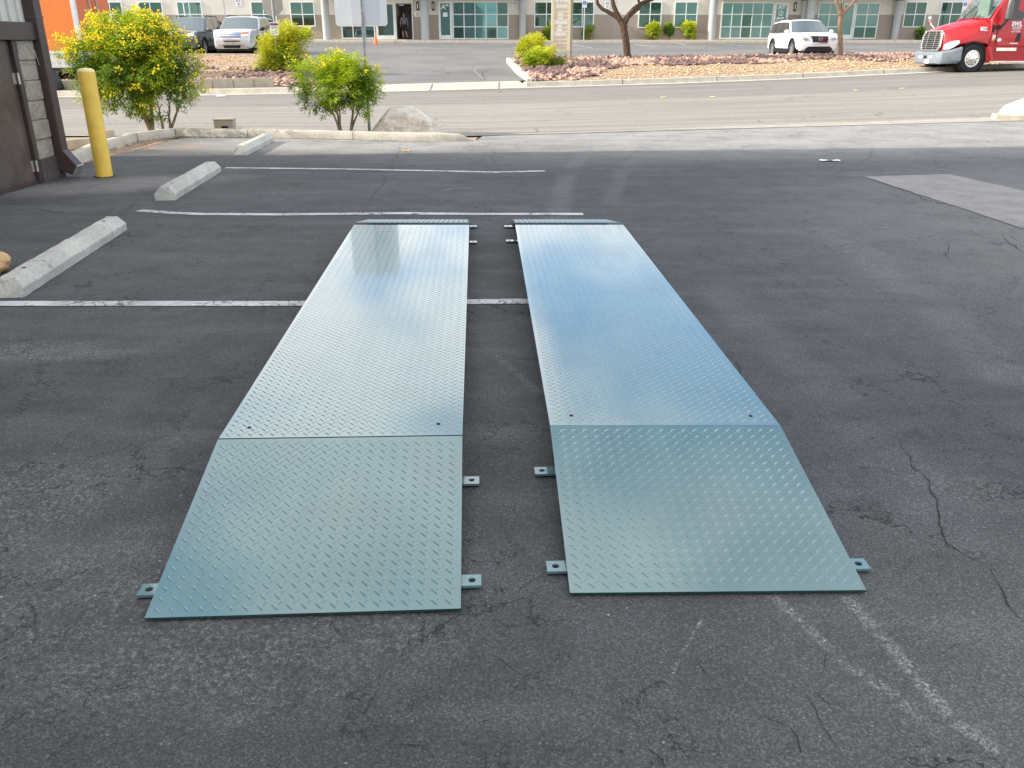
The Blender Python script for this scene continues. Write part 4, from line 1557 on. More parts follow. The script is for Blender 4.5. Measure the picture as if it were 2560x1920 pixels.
door(942, 991, 97.5, 6.5, 'g_mid', None, None, 9)
f, x0, x1, z0, z1 = door(1098, 1131.5, 98, 3.5, 'g_teal', 1, [("A9", 2.0, .46)])
m = MB(); m.box((x0 + x1) / 2 - .16, (x0 + x1) / 2 + .16, YW - .038, YW - .031, z0 + 1.5, z0 + 1.78); fb("notice", m, M['white'], parent=f)
f, x0, x1, z0, z1 = door(1927, 1963, 97, 6.5, 'g_mid', -1, [("A8", 2.0, .42), ("PVB", 1.25, .30)])
m = MB()
for k in range(20):   # ring emblem
    a0, a1 = 2 * PI * k / 20, 2 * PI * (k + 1) / 20
    cx, cz = (x0 + x1) / 2, z0 + 1.73
    m.add([(cx + math.cos(a) * r_, YW - .036, cz + math.sin(a) * r_) for a, r_ in ((a0, .17), (a1, .17), (a1, .13), (a0, .13))], [(0, 1, 2, 3)])
fb("emblem", m, M['white'], parent=f)
Mx = Matrix.Translation(Vector(((x0 + x1) / 2, YW - .036, z0 + 1.64)) + BO) @ Matrix.Rotation(PI / 2, 4, 'X')
text_mesh("2", .24, M['white'], "lettering", f, Mx)
door(2095, 2128, 97, 8, 'g_mid', 1)
# header over the sliding door
m = MB(); m.box(FX(940, 9).x, FX(1033, 9).x, YW - .09, YW - .001, DZ1 + .02, DZ1 + .55); fb("door_header", m, M['cream'])
m = MB(); m.box(FX(998, 10).x, FX(1010, 10).x, YW - .11, YW - .092, FX(1000, 15).z, FX(1000, 11).z); fb("exit_sign", m, M['ink'])
m = MB(); m.box(DX1 - .02, DX1 + .05, YW - .06, YW + .1, ZW, DZ1); m.box(DX0 - .05, DX0 + .02, YW - .05, YW + .1, ZW, DZ1); fb("door_jamb", m, M['white_frame'])

ZCAN = 4.62
for px0, px1 in ((800, 1316), (1766, 2262)):
    a, b = FX(px0, 60).x, FX(px1, 60).x
    m = MB()
    m.box(a, b, YW - 2.2, YW - .01, ZCAN, ZCAN + 1.5)
    fb("entry_canopy", m, M['facade'], bevel=.02)


def column(pxb, pyb, w=.56, Y=YW - 1.0, collar=False, z1=ZCAN + .02):
    c = at_y(pxb, pyb, Y)
    m = MB()
    zb = T(c.x, 63) + .18
    m.lathe([(w / 2, zb), (w / 2, z1)], 28, 0, Matrix.Translation((c.x, Y, 0)))
    o = fb("column", m, M['column'], smooth=40)
    if collar:
        m = MB(); m.lathe([(w / 2 + .06, z1 - .5), (w / 2 + .06, z1 - .02)], 20, 0, Matrix.Translation((c.x, Y, 0))); fb("collar", m, M['col_dk'], parent=o, smooth=40)


column(818.5, 98); column(1063.5, 99, .60); column(1306.5, 98, .5, YW - .32); column(1777.5, 98); column(2005, 92, .5, YW - .32, True); column(2019, 98, .60); column(2235, 98, .5, YW - .32, True)


def wall_lamp(px, py):
    c = FX(px, py)
    m = MB(); m.box(c.x - .09, c.x + .09, YW - .10, YW - .002, c.z - .29, c.z + .29); o = fb("wall_lamp", m, M['black'], bevel=.03)
    m = MB(); m.box(c.x - .03, c.x + .03, YW - .112, YW - .10, c.z - .17, c.z + .17); fb("diffuser", m, M['white'], parent=o)


for q in ((1044, 15), (1083, 15.5), (1987, 17), (2027, 18)): wall_lamp(*q)


def wall_notice(px0, px1, py0, py1, marks):
    a, b = FX(px0, py1), FX(px1, py0)
    m = MB(); m.box(a.x, b.x, YW - .02, YW - .002, a.z, b.z); o = fb("wall_notice", m, M['white'])
    w, h = b.x - a.x, b.z - a.z
    m = MB()
    for k, (u0, u1, v0, v1) in enumerate(marks): m.box(a.x + w * u0, a.x + w * u1, YW - .024 - .0004 * k, YW - .0205, a.z + h * v0, a.z + h * v1)
    fb("print", m, M['inkb'], parent=o)


tow = [(.15, .85, .86, .92), (.14, .34, .62, .78), (.30, .44, .56, .66), (.62, .78, .60, .76), (.46, .60, .64, .68), (.2, .8, .40, .43), (.2, .8, .30, .33), (.25, .75, .2, .23), (.3, .7, .1, .13)]
wall_notice(1281.5, 1293, 3, 21, tow); wall_notice(1513, 1524.5, 3, 22, tow); wall_notice(590, 602, -4, 15, tow)
wall_notice(1036, 1052, 29.5, 42, [(.2, .8, .7, .76), (.3, .7, .5, .62), (.2, .8, .3, .34), (.25, .75, .15, .2)])
bd_top = MB(); bd_top.box(-60.1, 62.1, YW - .1, YW + 10.1, ZT, ZT + .3); fb("parapet", bd_top, M['cream'])

# ------------------------------------------------------------------ accessible-parking signs on posts
def access_sign(px, py_top, pxb, pyb, label):
    c = at_y(pxb, pyb, YB + .55)
    t = thing("parking_sign", label, "parking sign", (c.x, c.y, T(c.x, 63) + .16), 0, "accessible parking signs on posts")
    zc = at_y(px, py_top + 9, c.y).z - t.location.z
    m = MB(); m.tube([(0, 0, 0), (0, 0, zc + .3)], .035, 8); m.build("post", M['white'], parent=t, smooth=40)
    m = MB(); m.box(-.16, .16, -.05, -.04, zc - .26, zc + .28); bl_ = m.build("sign_blade", M['white'], parent=t)
    m = MB(); m.box(-.11, .11, -.056, -.051, zc - .06, zc + .16); b2 = m.build("blue_panel", M['blue'], parent=bl_)
    m = MB()
    m.lathe([(.022, 0), (.022, .004)], 10, 0, Matrix.Translation((-.01, -.057, zc + .125)) @ Matrix.Rotation(PI / 2, 4, 'X'))
    m.box(-.025, .005, -.061, -.057, zc + .04, zc + .10); m.box(-.02, .05, -.061, -.057, zc + .03, zc + .045); m.box(.04, .055, -.061, -.057, zc - .01, zc + .03)
    for k in range(10):
        a0, a1 = math.radians(150 + k * 20), math.radians(170 + k * 20)
        m.add([(-.005 + math.cos(a) * r_, -.0595, zc + .02 + math.sin(a) * r_) for a, r_ in ((a0, .055), (a1, .055), (a1, .04), (a0, .04))], [(0, 1, 2, 3)])
    m.build("wheelchair_symbol", M['white'], parent=bl_)
    return t


access_sign(1462, 0, 1459, 98, "blue and white accessible parking sign beside directory board")
access_sign(468, -12, 470, 97, "white post of accessible parking sign behind the dark car")
access_sign(2402, 4, 2396, 98, "blue and white accessible parking sign behind red truck windshield")

# ------------------------------------------------------------------ stop sign seen from behind with a notice below
c = ground(698, 190)
c = Vector((c.x, c.y, bedz(c.x, c.y)))
t = thing("stop_sign", "back of octagonal stop sign with white notice on its post", "stop sign", c)
lz = lambda px, py: at_y(px, py, c.y).z - c.z
lx = lambda px, py: at_y(px, py, c.y).x - c.x
zoct = lz(675, 12)
m = MB(); m.tube([(0, 0, -.1), (0, 0, zoct + .5)], .032, 8); m.build("post", M['steel'], parent=t, smooth=40)
R_ = (lx(700, 20) - lx(649, 20)) / 2 / math.cos(PI / 8)
m = MB()
m.extrude([(R_ * math.cos(PI / 8 + k * PI / 4), .035, zoct + R_ * math.sin(PI / 8 + k * PI / 4)) for k in range(8)], (0, .006, 0))
m.build("octagon", M['stop_back'], parent=t)
z0, z1 = lz(682, 88), lz(680, 56)
w = (lx(691, 60) - lx(670, 60)) / 2
m = MB(); m.box(-w, w, -.045, -.035, z0, z1); nb = m.build("notice_board", M['white'], parent=t)
m = MB(); m.box(-w * .92, w * .92, -.049, -.0455, z1 - (z1 - z0) * .24, z1 - (z1 - z0) * .06); m.build("purple_band", M['purple'], parent=nb)
m = MB()
for k, (u0, u1) in enumerate(((-.8, .8), (-.8, .7), (-.7, -.05), (.15, .8), (-.8, .1), (.3, .85), (-.7, .6))):
    zz = z1 - (z1 - z0) * (.34 + .085 * k)
    m.box(w * u0, w * u1, -.048, -.0455, zz - .012, zz + .014)
m.build("print", M['ink'], parent=nb)

# ------------------------------------------------------------------ tenant directory board
cL, cR = ground(1379, 158), ground(1427, 158)
yb = (cL.y + cR.y) / 2
t = thing("directory_sign", "tall tan tenant directory board on two cream posts", "directory sign", (cL.x, yb, bedz(cL.x + .4, yb)))
to = t.location
lx = lambda px, py: at_y(px, py, yb).x - to.x
lz = lambda px, py: at_y(px, py, yb).z - to.z
xl, xr = lx(1377, 131), lx(1424.5, 131)
zb, ztp = lz(1400, 131), lz(1400, -40)
mtan = mat("tan_directory_panel", (.62, .53, .44), .6, .03, 2)
mcr = mat("cream_directory_frame", (.74, .66, .44), .5, .03)
mgr = mat("olive_board_side", (.36, .34, .26), .6, .04)
for x in (xl, xr - .12):
    m = MB(); m.box(x, x + .12, -.02, .16, -.12, zb + .02); m.build("post", mcr, parent=t)
m = MB(); m.box(xl, xr, -.02, .20, zb + .02, ztp); m.build("panel", mtan, parent=t)
m = MB()
m.box(xl, xl + .11, -.035, -.02, zb + .02, ztp); m.box(xr - .11, xr, -.035, -.02, zb + .02, ztp); m.box(xl + .11, xr - .11, -.035, -.02, zb + .02, zb + .13)
rows_ = [109, 100, 90, 80, 70, 60, 50.5, 40.5, 30.5, 20.5, 10.5, -4]
for py in rows_:
    z = lz(1400, py)
    m.box(xl + .11, xr - .11, -.030, -.02, z - .018, z + .018)
m.build("frame", mcr, parent=t)
m = MB(); m.box(xr, xr + .10, .0, .24, -.12, ztp); m.build("side_panel", mgr, parent=t)
m = MB()
wd = xr - xl - .22
rt = random.Random(4)
for py, u0, u1 in ((14.5, .12, .88), (35, .3, .62), (45, .3, .62), (55.5, .03, .95), (65, .33, .54), (75, .22, .62), (84.5, .06, .47), (84, .49, .86), (2, .05, .35), (2, .42, .98)):
    z = lz(1400, py)
    x = xl + .11 + wd * u0
    while x < xl + .11 + wd * u1:
        wl_ = rt.uniform(.03, .05)
        h_ = rt.uniform(.055, .075)
        m.box(x, x + wl_, -.026, -.0195, z - h_, z + h_)
        x += wl_ + .012
m.build("lettering", M['white'], parent=t)

# ------------------------------------------------------------------ cone, access ramp block, person
c = ground(940, 112)
t = thing("traffic_cone", "small orange traffic cone before the sliding door", "traffic cone", c)
m = MB(); m.box(-.18, .18, -.18, .18, 0, .03); m.build("base", M['cone'], parent=t, bevel=.01)
m = MB(); m.lathe([(.13, .03), (.09, .3), (.04, .66), (.025, .68)], 16); m.build("body", M['cone'], parent=t, smooth=40)
a, b = ground(946, 109), ground(994, 109)
y_ = YB - .35
m = MB()
x0, x1 = at_y(946, 108, y_).x, at_y(996, 108, y_).x
m.extrude([(0, 0, 0), (0, .02, .15), (0, .30, .17), (0, .34, 0)], (x1 - x0 - .25, 0, 0))
m.extrude([(x1 - x0 - .25, .02, 0), (x1 - x0 - .25, .02, .15), (x1 - x0, .03, .02), (x1 - x0, .03, 0)], (0, .3, 0))
tag(m.build("kerb_ramp", M['conc_wall'], base=None), "long beige concrete kerb ramp beside the orange cone", "kerb ramp").location = (x0, y_ - .15, T(x0, y_ - .15))


def person(loc, rz):
    t = thing("person", "man in grey T-shirt and black shorts in doorway", "person", loc, rz)
    J = {'pel': (0, 0, .93), 'wst': (0, .0, 1.08), 'chs': (0, .01, 1.30), 'nck': (0, .015, 1.47), 'hd0': (0, -.005, 1.56), 'hd1': (0, -.01, 1.70)}
    E = [('pel', 'wst'), ('wst', 'chs'), ('chs', 'nck'), ('nck', 'hd0'), ('hd0', 'hd1')]
    R = {'pel': (.155, .11), 'wst': (.145, .10), 'chs': (.165, .115), 'nck': (.055, .055), 'hd0': (.075, .088), 'hd1': (.068, .08)}
    for s, sx in (('l', 1), ('r', -1)):
        fw = -.10 if s == 'l' else .04
        J.update({s + 'sh': (sx * .19, .01, 1.41), s + 'el': (sx * .26, .03, 1.13), s + 'wr': (sx * .27, -.03, .89), s + 'hn': (sx * .265, -.05, .81), s + 'hp': (sx * .09, 0, .90), s + 'kn': (sx * .115, fw * .6 - .02, .50), s + 'an': (sx * .12 + (.07 if s == 'l' else 0), fw * .6 + .03, .09), s + 'to': (sx * .14 + (.07 if s == 'l' else 0), fw * .6 - .12, .035)})
        E += [('chs', s + 'sh'), (s + 'sh', s + 'el'), (s + 'el', s + 'wr'), (s + 'wr', s + 'hn'), ('pel', s + 'hp'), (s + 'hp', s + 'kn'), (s + 'kn', s + 'an'), (s + 'an', s + 'to')]
        R.update({s + 'sh': (.062, .062), s + 'el': (.043, .043), s + 'wr': (.03, .026), s + 'hn': (.042, .022), s + 'hp': (.088, .09), s + 'kn': (.058, .06), s + 'an': (.04, .043), s + 'to': (.04, .03)})
    names = list(J)
    me = bpy.data.meshes.new("body")
    me.from_pydata([J[k] for k in names], [(names.index(a), names.index(b)) for a, b in E], [])
    o = bpy.data.objects.new("body", me)
    COL.objects.link(o)
    sk = o.modifiers.new("skin", 'SKIN')
    for i, k in enumerate(names):
        me.skin_vertices[0].data[i].radius = R[k]
        me.skin_vertices[0].data[i].use_root = k == 'pel'
    o.modifiers.new("sub", 'SUBSURF').render_levels = 2
    o.modifiers["sub"].levels = 2
    dg = bpy.context.evaluated_depsgraph_get()
    nm = bpy.data.meshes.new_from_object(o.evaluated_get(dg))
    bpy.data.objects.remove(o)
    nm.materials.clear(); nm.materials.append(M['skin']); nm.shade_smooth()
    nm.name = "body"
    ob = bpy.data.objects.new("body", nm); COL.objects.link(ob); ob.parent = t

    def shell(name, test, mt, infl):
        bm = bmesh.new(); bm.from_mesh(nm)
        bm.normal_update()
        nrm = {v.index: v.normal.copy() for v in bm.verts}
        bmesh.ops.delete(bm, geom=[f for f in bm.faces if not test(f.calc_center_median())], context='FACES')
        for v in bm.verts: v.co += nrm.get(v.index, v.normal) * infl if False else v.normal * infl
        me2 = bpy.data.meshes.new(name); bm.to_mesh(me2); bm.free()
        me2.materials.clear(); me2.materials.append(mt)
        s_ = bpy.data.objects.new(name, me2); COL.objects.link(s_); s_.parent = t
        return s_
    shell("shirt", lambda p: (.93 < p.z < 1.48 and abs(p.x) < .20) or (1.17 < p.z < 1.48), M['shirt'], .018)
    shell("shorts", lambda p: .52 < p.z < .97 and abs(p.x) < .215, M['shorts'], .028)
    shell("shoes", lambda p: p.z < .075, M['shorts'], .012)
    shell("hair", lambda p: p.z > 1.665 or (p.z > 1.58 and p.y > .02), M['hair'], .012)
    m = MB(); m.tube([(-.05, -.10, 1.44), (0, -.135, 1.28), (.05, -.10, 1.44)], .01, 5); m.box(-.03, .03, -.15, -.14, 1.18, 1.27); m.build("lanyard", M['lanyard'], parent=t)
    m = MB()
    for sx in (-1, 1): m.ico((sx * .028, -.088, 1.64), .009, 0, 0, 1)
    m.build("eyes", M['hair'], parent=t)
    m = MB(); m.ico((0, -.098, 1.612), .016, 0, 0, 2, (.8, 1.2, 1.5))
    for sx in (-1, 1): m.ico((sx * .078, .0, 1.62), .022, 0, 0, 2, (.5, .8, 1.3))
    m.build("nose_and_ears", M['skin'], parent=t, smooth=60)
    m = MB(); m.box(-.025, .025, -.092, -.084, 1.575, 1.582); m.build("mouth", M['lanyard'], parent=t)
    return t


c = at_y(1012, 97, YW + .35)
person((c.x, YW + .35, ZW + .03), math.radians(8))
# ================================================================== VEHICLES
def wheel(parent, x, y, r, w, side, rimstyle=5, rim=None, steer=0.0):
    """axle along local y; side +1 = left"""
    Mx = Matrix.Translation((x, y, r)) @ Matrix.Rotation(steer, 4, 'Z') @ Matrix.Rotation(-PI / 2 * side, 4, 'X')
    wl = bpy.data.objects.new("wheel", None); COL.objects.link(wl); wl.parent = parent
    rr = r * (.68 if rimstyle == 5 else .62)
    m = MB()
    m.lathe([(rr, -w / 2), (r * .93, -w / 2), (r, -w * .38), (r, w * .38), (r * .93, w / 2), (rr, w / 2), (rr * .98, w * .3), (rr * .98, -w * .3)], 32, 0, Mx)
    m.build("tyre", M['tyre'], parent=wl, smooth=40)
    m = MB()
    if rimstyle == 5:
        m.lathe([(rr * .99, w * .10), (rr * .99, w * .46), (rr * .9, w * .47), (rr * .88, w * .2)], 28, 0, Mx)
        for k in range(5):
            A = Mx @ Matrix.Rotation(2 * PI * k / 5, 4, 'Z')
            for dd in (-.09, .09):
                m.extrude([A @ Vector(p) for p in ((rr * .15, rr * (dd - .05), w * .32), (rr * .93, rr * (dd * 1.9 - .06), w * .40), (rr * .93, rr * (dd * 1.9 + .06), w * .40), (rr * .15, rr * (dd + .05), w * .32))], (Mx.to_3x3() @ Vector((0, 0, w * .05))))
        m.lathe([(rr * .2, w * .3), (rr * .2, w * .42), (rr * .12, w * .44)], 14, 0, Mx)
    else:
        m.lathe([(rr, w * .2), (rr, w * .5), (rr * .9, w * .5), (rr * .86, w * .42), (rr * .5, w * .44), (rr * .45, w * .62), (rr * .30, w * .66), (rr * .28, w * .78), (rr * .05, w * .8)], 32, 0, Mx)
    m.build("rim", M['chrome'] if rimstyle != 5 else M['rim'], parent=wl, smooth=35)
    m = MB()
    if rimstyle == 5: m.lathe([(rr * .88, w * .12), (rr * .88, w * .14)], 24, 0, Mx)
    else:
        for k in range(10):
            A = Mx @ Matrix.Rotation(2 * PI * k / 10, 4, 'Z') @ Matrix.Translation((rr * .70, 0, w * .44))
            m.lathe([(rr * .075, 0), (rr * .075, w * .02)], 10, 0, A)
    m.build("hub_recess" if rimstyle == 5 else "hand_hole", M['hole'], parent=wl)
    return wl


def arc(cx, cz, r, a0, a1, n=10):
    return [(cx + r * math.cos(math.radians(a0 + (a1 - a0) * k / n)), cz + r * math.sin(math.radians(a0 + (a1 - a0) * k / n))) for k in range(n + 1)]


def suv(name, label, loc, rz, L, W, H, paint, style):
    t = thing(name, label, "car", loc, rz, "cars parked across the street")
    fx, bx, wr = .315 * L, -.275 * L, style.get('wr', .39)
    zb = style.get('belt', 1.10)
    ar = wr + .07

    def hw(x, z):
        e = max(0, (abs(x) - .36 * L) / (.14 * L))
        k = 1 - (.16 if x > 0 else .10) * e ** 1.8
        if z > zb: k *= 1 - style.get('tumble', .20) * min(1, (z - zb) / (H - zb)) ** 1.2
        elif z < .5: k *= .975
        return W / 2 * k
    hd = style.get('hood', 1.06)
    low = [(-.485 * L, .38)] + arc(bx, wr, ar, 180, 0)[0:] + arc(fx, wr, ar, 180, 0) + [(.47 * L, .30), (.495 * L, .36), (.5 * L, .62), (.495 * L, .86), (.478 * L, hd - .07), (.44 * L, hd), (.30 * L, hd + .05), (.225 * L, zb), (-.47 * L, zb), (-.492 * L, zb - .12), (-.5 * L, .6)]
    low = [(x, max(z, .28)) for x, z in low]
    m = MB()
    n = len(low)
    cols = 6

    def add_loft(pts):
        k = len(pts)
        base = len(m.v)
        for j in range(cols + 1):
            s_ = -1 + 2 * j / cols
            for x, z in pts:
                crown = .035 * (1 - s_ * s_)
                m.v.append((x + (crown * 2.2 if x > .40 * L else 0), s_ * hw(x, z), z + (crown if z > zb - .1 else 0)))
        for j in range(cols):
            for i in range(k):
                a, b = base + j * k + i, base + j * k + (i + 1) % k
                m.f.append((a, b, b + k, a + k)); m.m.append(0)
        m.f.append(tuple(range(base, base + k))[::-1]); m.f.append(tuple(range(base + cols * k, base + cols * k + k))); m.m += [0, 0]
    add_loft(low)
    ws, rf, rb, tail = style.get('ws', (.235, .075)), H, -.40, -.475
    roof = [(ws[0] * L, zb - .02), (ws[1] * L, H - .035), (.0 * L, H), (-.2 * L, H + .0), (rb * L, H - .06), (tail * L, zb - .02)]
    add_loft(roof)
    body = fix(m.build("body", paint, parent=t, smooth=32, bevel=.055))
    # glass
    def sidepoly(pts, d, nm, mt, sides=(-1, 1)):
        for s in sides:
            mm = MB()
            A = [Vector((x, s * (hw(x, z) + d), z)) for x, z in pts]
            mm.extrude(A, (0, -s * .03, 0))
            fix(mm.build(nm, mt, parent=t))
    zt = H - .11
    lerp = lambda a, b, k: a + (b - a) * k
    wx = lambda z: lerp(ws[0], ws[1], (z - zb) / (H - zb)) * L
    tx = lambda z: lerp(tail, rb, (z - zb) / (H - zb)) * L
    za = zb + .03
    sidepoly([(wx(za) - .12, za), (wx(zt) - .10, zt), (-.055 * L, zt + .02), (-.06 * L, za)], .012, "side_window", style['sg'])
    sidepoly([(-.075 * L, za), (-.07 * L, zt + .02), (-.235 * L, zt + .01), (-.25 * L, za)], .012, "side_window", style['sg'])
    sidepoly([(-.265 * L, za), (-.25 * L, zt + .01), (tx(zt) + .18, zt - .03), (tx(za) + .16, za + .02)], .012, "quarter_window", M['g_cardark'])
    mm = MB()
    for j in range(cols):
        s0, s1 = (-1 + 2 * j / cols) * .93, (-1 + 2 * (j + 1) / cols) * .93
        P_ = []
        for s_, z in ((s0, za), (s1, za), (s1, zt + .04), (s0, zt + .04)):
            x = wx(z)
            P_.append((x + .035 + .035 * 2.2 * 0 * (1 - s_ * s_), s_ * hw(x, z), z + .045 * (1 - s_ * s_)))
        mm.add(P_, [(0, 1, 2, 3)])
    fix(mm.build("windshield", M['g_car'], parent=t, smooth=60))
    mm = MB()
    zr0, zr1 = zb + .1, zt
    mm.add([(tx(zr0) - .03, -hw(tx(zr0), zr0) * .85, zr0), (tx(zr0) - .03, hw(tx(zr0), zr0) * .85, zr0), (tx(zr1) - .02, hw(tx(zr1), zr1) * .85, zr1), (tx(zr1) - .02, -hw(tx(zr1), zr1) * .85, zr1)], [(3, 2, 1, 0)])
    mm.build("rear_window", M['g_cardark'], parent=t)
    # lower cladding, arches
    clad = style.get('clad', M['black'])
    m2 = MB()
    for s in (-1, 1):
        for cx in (fx, bx):
            o_, i_ = arc(cx, wr, ar + .05, 178, 2, 14), arc(cx, wr, ar - .01, 178, 2, 14)
            for k in range(14):
                q = [Vector((p[0], s * (hw(p[0], p[1]) + .012), max(.27, p[1]))) for p in (o_[k], o_[k + 1], i_[k + 1], i_[k])]
                m2.extrude(q, (0, -s * .06, 0))
        x0, x1 = bx + ar + .02, fx - ar - .02
        m2.extrude([Vector((x0, s * (W / 2 * .985), .24)), Vector((x1, s * W / 2 * .985, .24)), Vector((x1, s * (W / 2 + .006), .40)), Vector((x0, s * (W / 2 + .006), .40))], (0, -s * .08, 0))
    m2.box(-.48 * L, .475 * L, -W * .40, W * .40, .20, .30)
    fix(m2.build("cladding", clad, parent=t))
    m2 = MB()
    for cx in (fx, bx): m2.lathe([(ar - .015, -W * .43), (ar - .015, W * .43)], 24, 0, Matrix.Translation((cx, 0, wr)) @ Matrix.Rotation(PI / 2, 4, 'X'))
    fix(m2.build("wheel_well", M['hole'], parent=t))
    for s in (-1, 1):
        wheel(t, fx, s * (W / 2 - .115), wr, .23, s); wheel(t, bx, s * (W / 2 - .115), wr, .23, s)
    # mirrors, rails
    for s in (-1, 1):
        mm = MB(); mm.ico((ws[0] * L - .22, s * (W / 2 + .10), zb + .07), .13, 0, .05, 2, (.75, .95, .72)); mm.box(ws[0] * L - .26, ws[0] * L - .18, min(s * W * .46, s * (W / 2 + .08)), max(s * W * .46, s * (W / 2 + .08)), zb - .01, zb + .05)
        mm.build("side_mirror", style.get('mir', paint), parent=t, smooth=50)
        mm = MB(); yy = s * (hw(0, H) - .07)
        mm.tube([(.05 * L, yy, H - .02), (.02 * L, yy, H + .07), (-.30 * L, yy, H + .07), (-.34 * L, yy, H - .02)], .022, 6)
        mm.build("roof_rail", style.get('rail', M['black']), parent=t, smooth=40)
        mm = MB(); mm.box(-.03 * L, .02 * L, min(s * (W / 2 + .005), s * (W / 2 + .03)), max(s * (W / 2 + .005), s * (W / 2 + .03)), .92, .95); mm.build("door_handle", M['chrome'], parent=t)

    def front(name, pts, mt, d=.02, parent=t):
        """pts (y fraction of half width, z): panel laid on the nose"""
        nose = [(p[1], p[0]) for p in ((.495 * L, .36), (.5 * L, .62), (.495 * L, .86), (.478 * L, hd - .07), (.44 * L, hd))]
        bm = bmesh.new()
        bm.faces.new([bm.verts.new((0, y, z)) for y, z in pts])
        ys = [p[0] for p in pts]
        zs_ = [p[1] for p in pts]
        for v in np.linspace(-1, 1, 15)[1:-1]:
            if min(ys) < v < max(ys): bmesh.ops.bisect_plane(bm, geom=bm.verts[:] + bm.edges[:] + bm.faces[:], plane_co=(0, v, 0), plane_no=(0, 1, 0))
        for v in (.36, .62, .86, hd - .07):
            if min(zs_) < v < max(zs_): bmesh.ops.bisect_plane(bm, geom=bm.verts[:] + bm.edges[:] + bm.faces[:], plane_co=(0, 0, v), plane_no=(0, 0, 1))
        ex_ = bmesh.ops.extrude_face_region(bm, geom=bm.faces[:])
        back = [g for g in ex_['geom'] if isinstance(g, bmesh.types.BMVert)]
        bset = set(back)
        for v in bm.verts:
            y, z = v.co.y, v.co.z
            x = float(np.interp(z, [q[0] for q in nose], [q[1] for q in nose]))
            v.co = Vector((x + .080 * (1 - (y * .84) ** 2) + d + .012 - (.10 if v in bset else 0), y * W / 2 * .84, z))
        bmesh.ops.recalc_face_normals(bm, faces=bm.faces)
        me = bpy.data.meshes.new(name)
        bm.to_mesh(me); bm.free()
        me.materials.append(mt)
        o = bpy.data.objects.new(name, me)
        COL.objects.link(o)
        o.parent = parent
        return o
    style['front'](front, t, L, W, hd)
    return t


def pf(front, t, L, W, hd):        # white car: black trapezoid grille, ring badge, slim split lamps
    front("grille_surround", [(-.56, hd - .10), (-.44, .66), (.44, .66), (.56, hd - .10), (.50, hd - .09), (-.50, hd - .09)], M['chrome'], .012)
    g = front("grille", [(-.50, hd - .12), (-.40, .70), (.40, .70), (.50, hd - .12)], M['black'], .022)
    m = MB()
    for k in range(20):
        a0, a1 = 2 * PI * k / 20, 2 * PI * (k + 1) / 20
        m.extrude([(.5 * L + .125, math.cos(a) * r, .86 + math.sin(a) * r * .95) for a, r in ((a0, .10), (a1, .10), (a1, .075), (a0, .075))], (.012, 0, 0))
    m.box(.5 * L + .125, .5 * L + .138, -.13, .13, .845, .875)
    fix(m.build("badge", M['rim'], parent=g))
    for s in (-1, 1):
        front("headlight", [(s * .60, hd - .12), (s * .96, hd - .09), (s * .98, hd - .17), (s * .62, hd - .19)], M['lamp'], .012)
        front("lower_lamp", [(s * .66, hd - .23), (s * .95, hd - .21), (s * .95, hd - .28), (s * .68, hd - .30)], M['ink'], .010)
    front("lower_intake", [(-.80, .40), (-.62, .52), (.62, .52), (.80, .40), (.7, .30), (-.7, .30)], M['black'], .012)


def ex(front, t, L, W, hd):        # silver car: three-bar grille, amber-tinted lamps, beige lower bumper
    for s in (-1, 1):
        front("headlight", [(s * .56, hd - .11), (s * .98, hd - .06), (s * .96, hd - .28), (s * .62, hd - .30)], M['lamp'], .012)
        front("turn_lamp", [(s * .58, hd - .115), (s * .97, hd - .07), (s * .97, hd - .15), (s * .60, hd - .18)], M['amber'] if s > 0 else M['lamp'], .02)
    g = front("grille", [(-.54, hd - .10), (-.50, .70), (.50, .70), (.54, hd - .10)], M['ink'], .008)
    for z in (hd - .15, hd - .245, .74):
        front("grille_bar", [(-.52, z + .032), (-.52, z - .026), (.52, z - .026), (.52, z + .032)], M['chrome'], .022, t)
    front("badge", [(-.09, hd - .17), (-.12, hd - .2), (-.09, hd - .235), (.09, hd - .235), (.12, hd - .2), (.09, hd - .17)], M['ink'], .035)
    front("slot", [(-.46, .655), (-.44, .615), (.44, .615), (.46, .655)], M['hole'], .010)
    front("lower_bumper", [(-.74, .50), (-.90, .30), (.90, .30), (.74, .50), (.3, .53), (-.3, .53)], M['trim'], .012)
    front("lower_intake", [(-.50, .46), (-.46, .34), (.46, .34), (.50, .46)], M['hole'], .022)


def ds(front, t, L, W, hd):
    g = front("grille", [(-.40, hd - .12), (-.36, .72), (.36, .72), (.40, hd - .12)], M['black'], .012)
    front("grille_bar", [(-.38, hd - .2), (-.38, hd - .24), (.38, hd - .24), (.38, hd - .2)], M['chrome'], .024)
    for s in (-1, 1): front("headlight", [(s * .5, hd - .10), (s * .96, hd - .05), (s * .94, hd - .22), (s * .55, hd - .24)], M['lamp'], .012)
    front("lower_intake", [(-.7, .48), (-.66, .34), (.66, .34), (.7, .48)], M['black'], .012)


HEAD = -PI / 2      # all three cars face the street
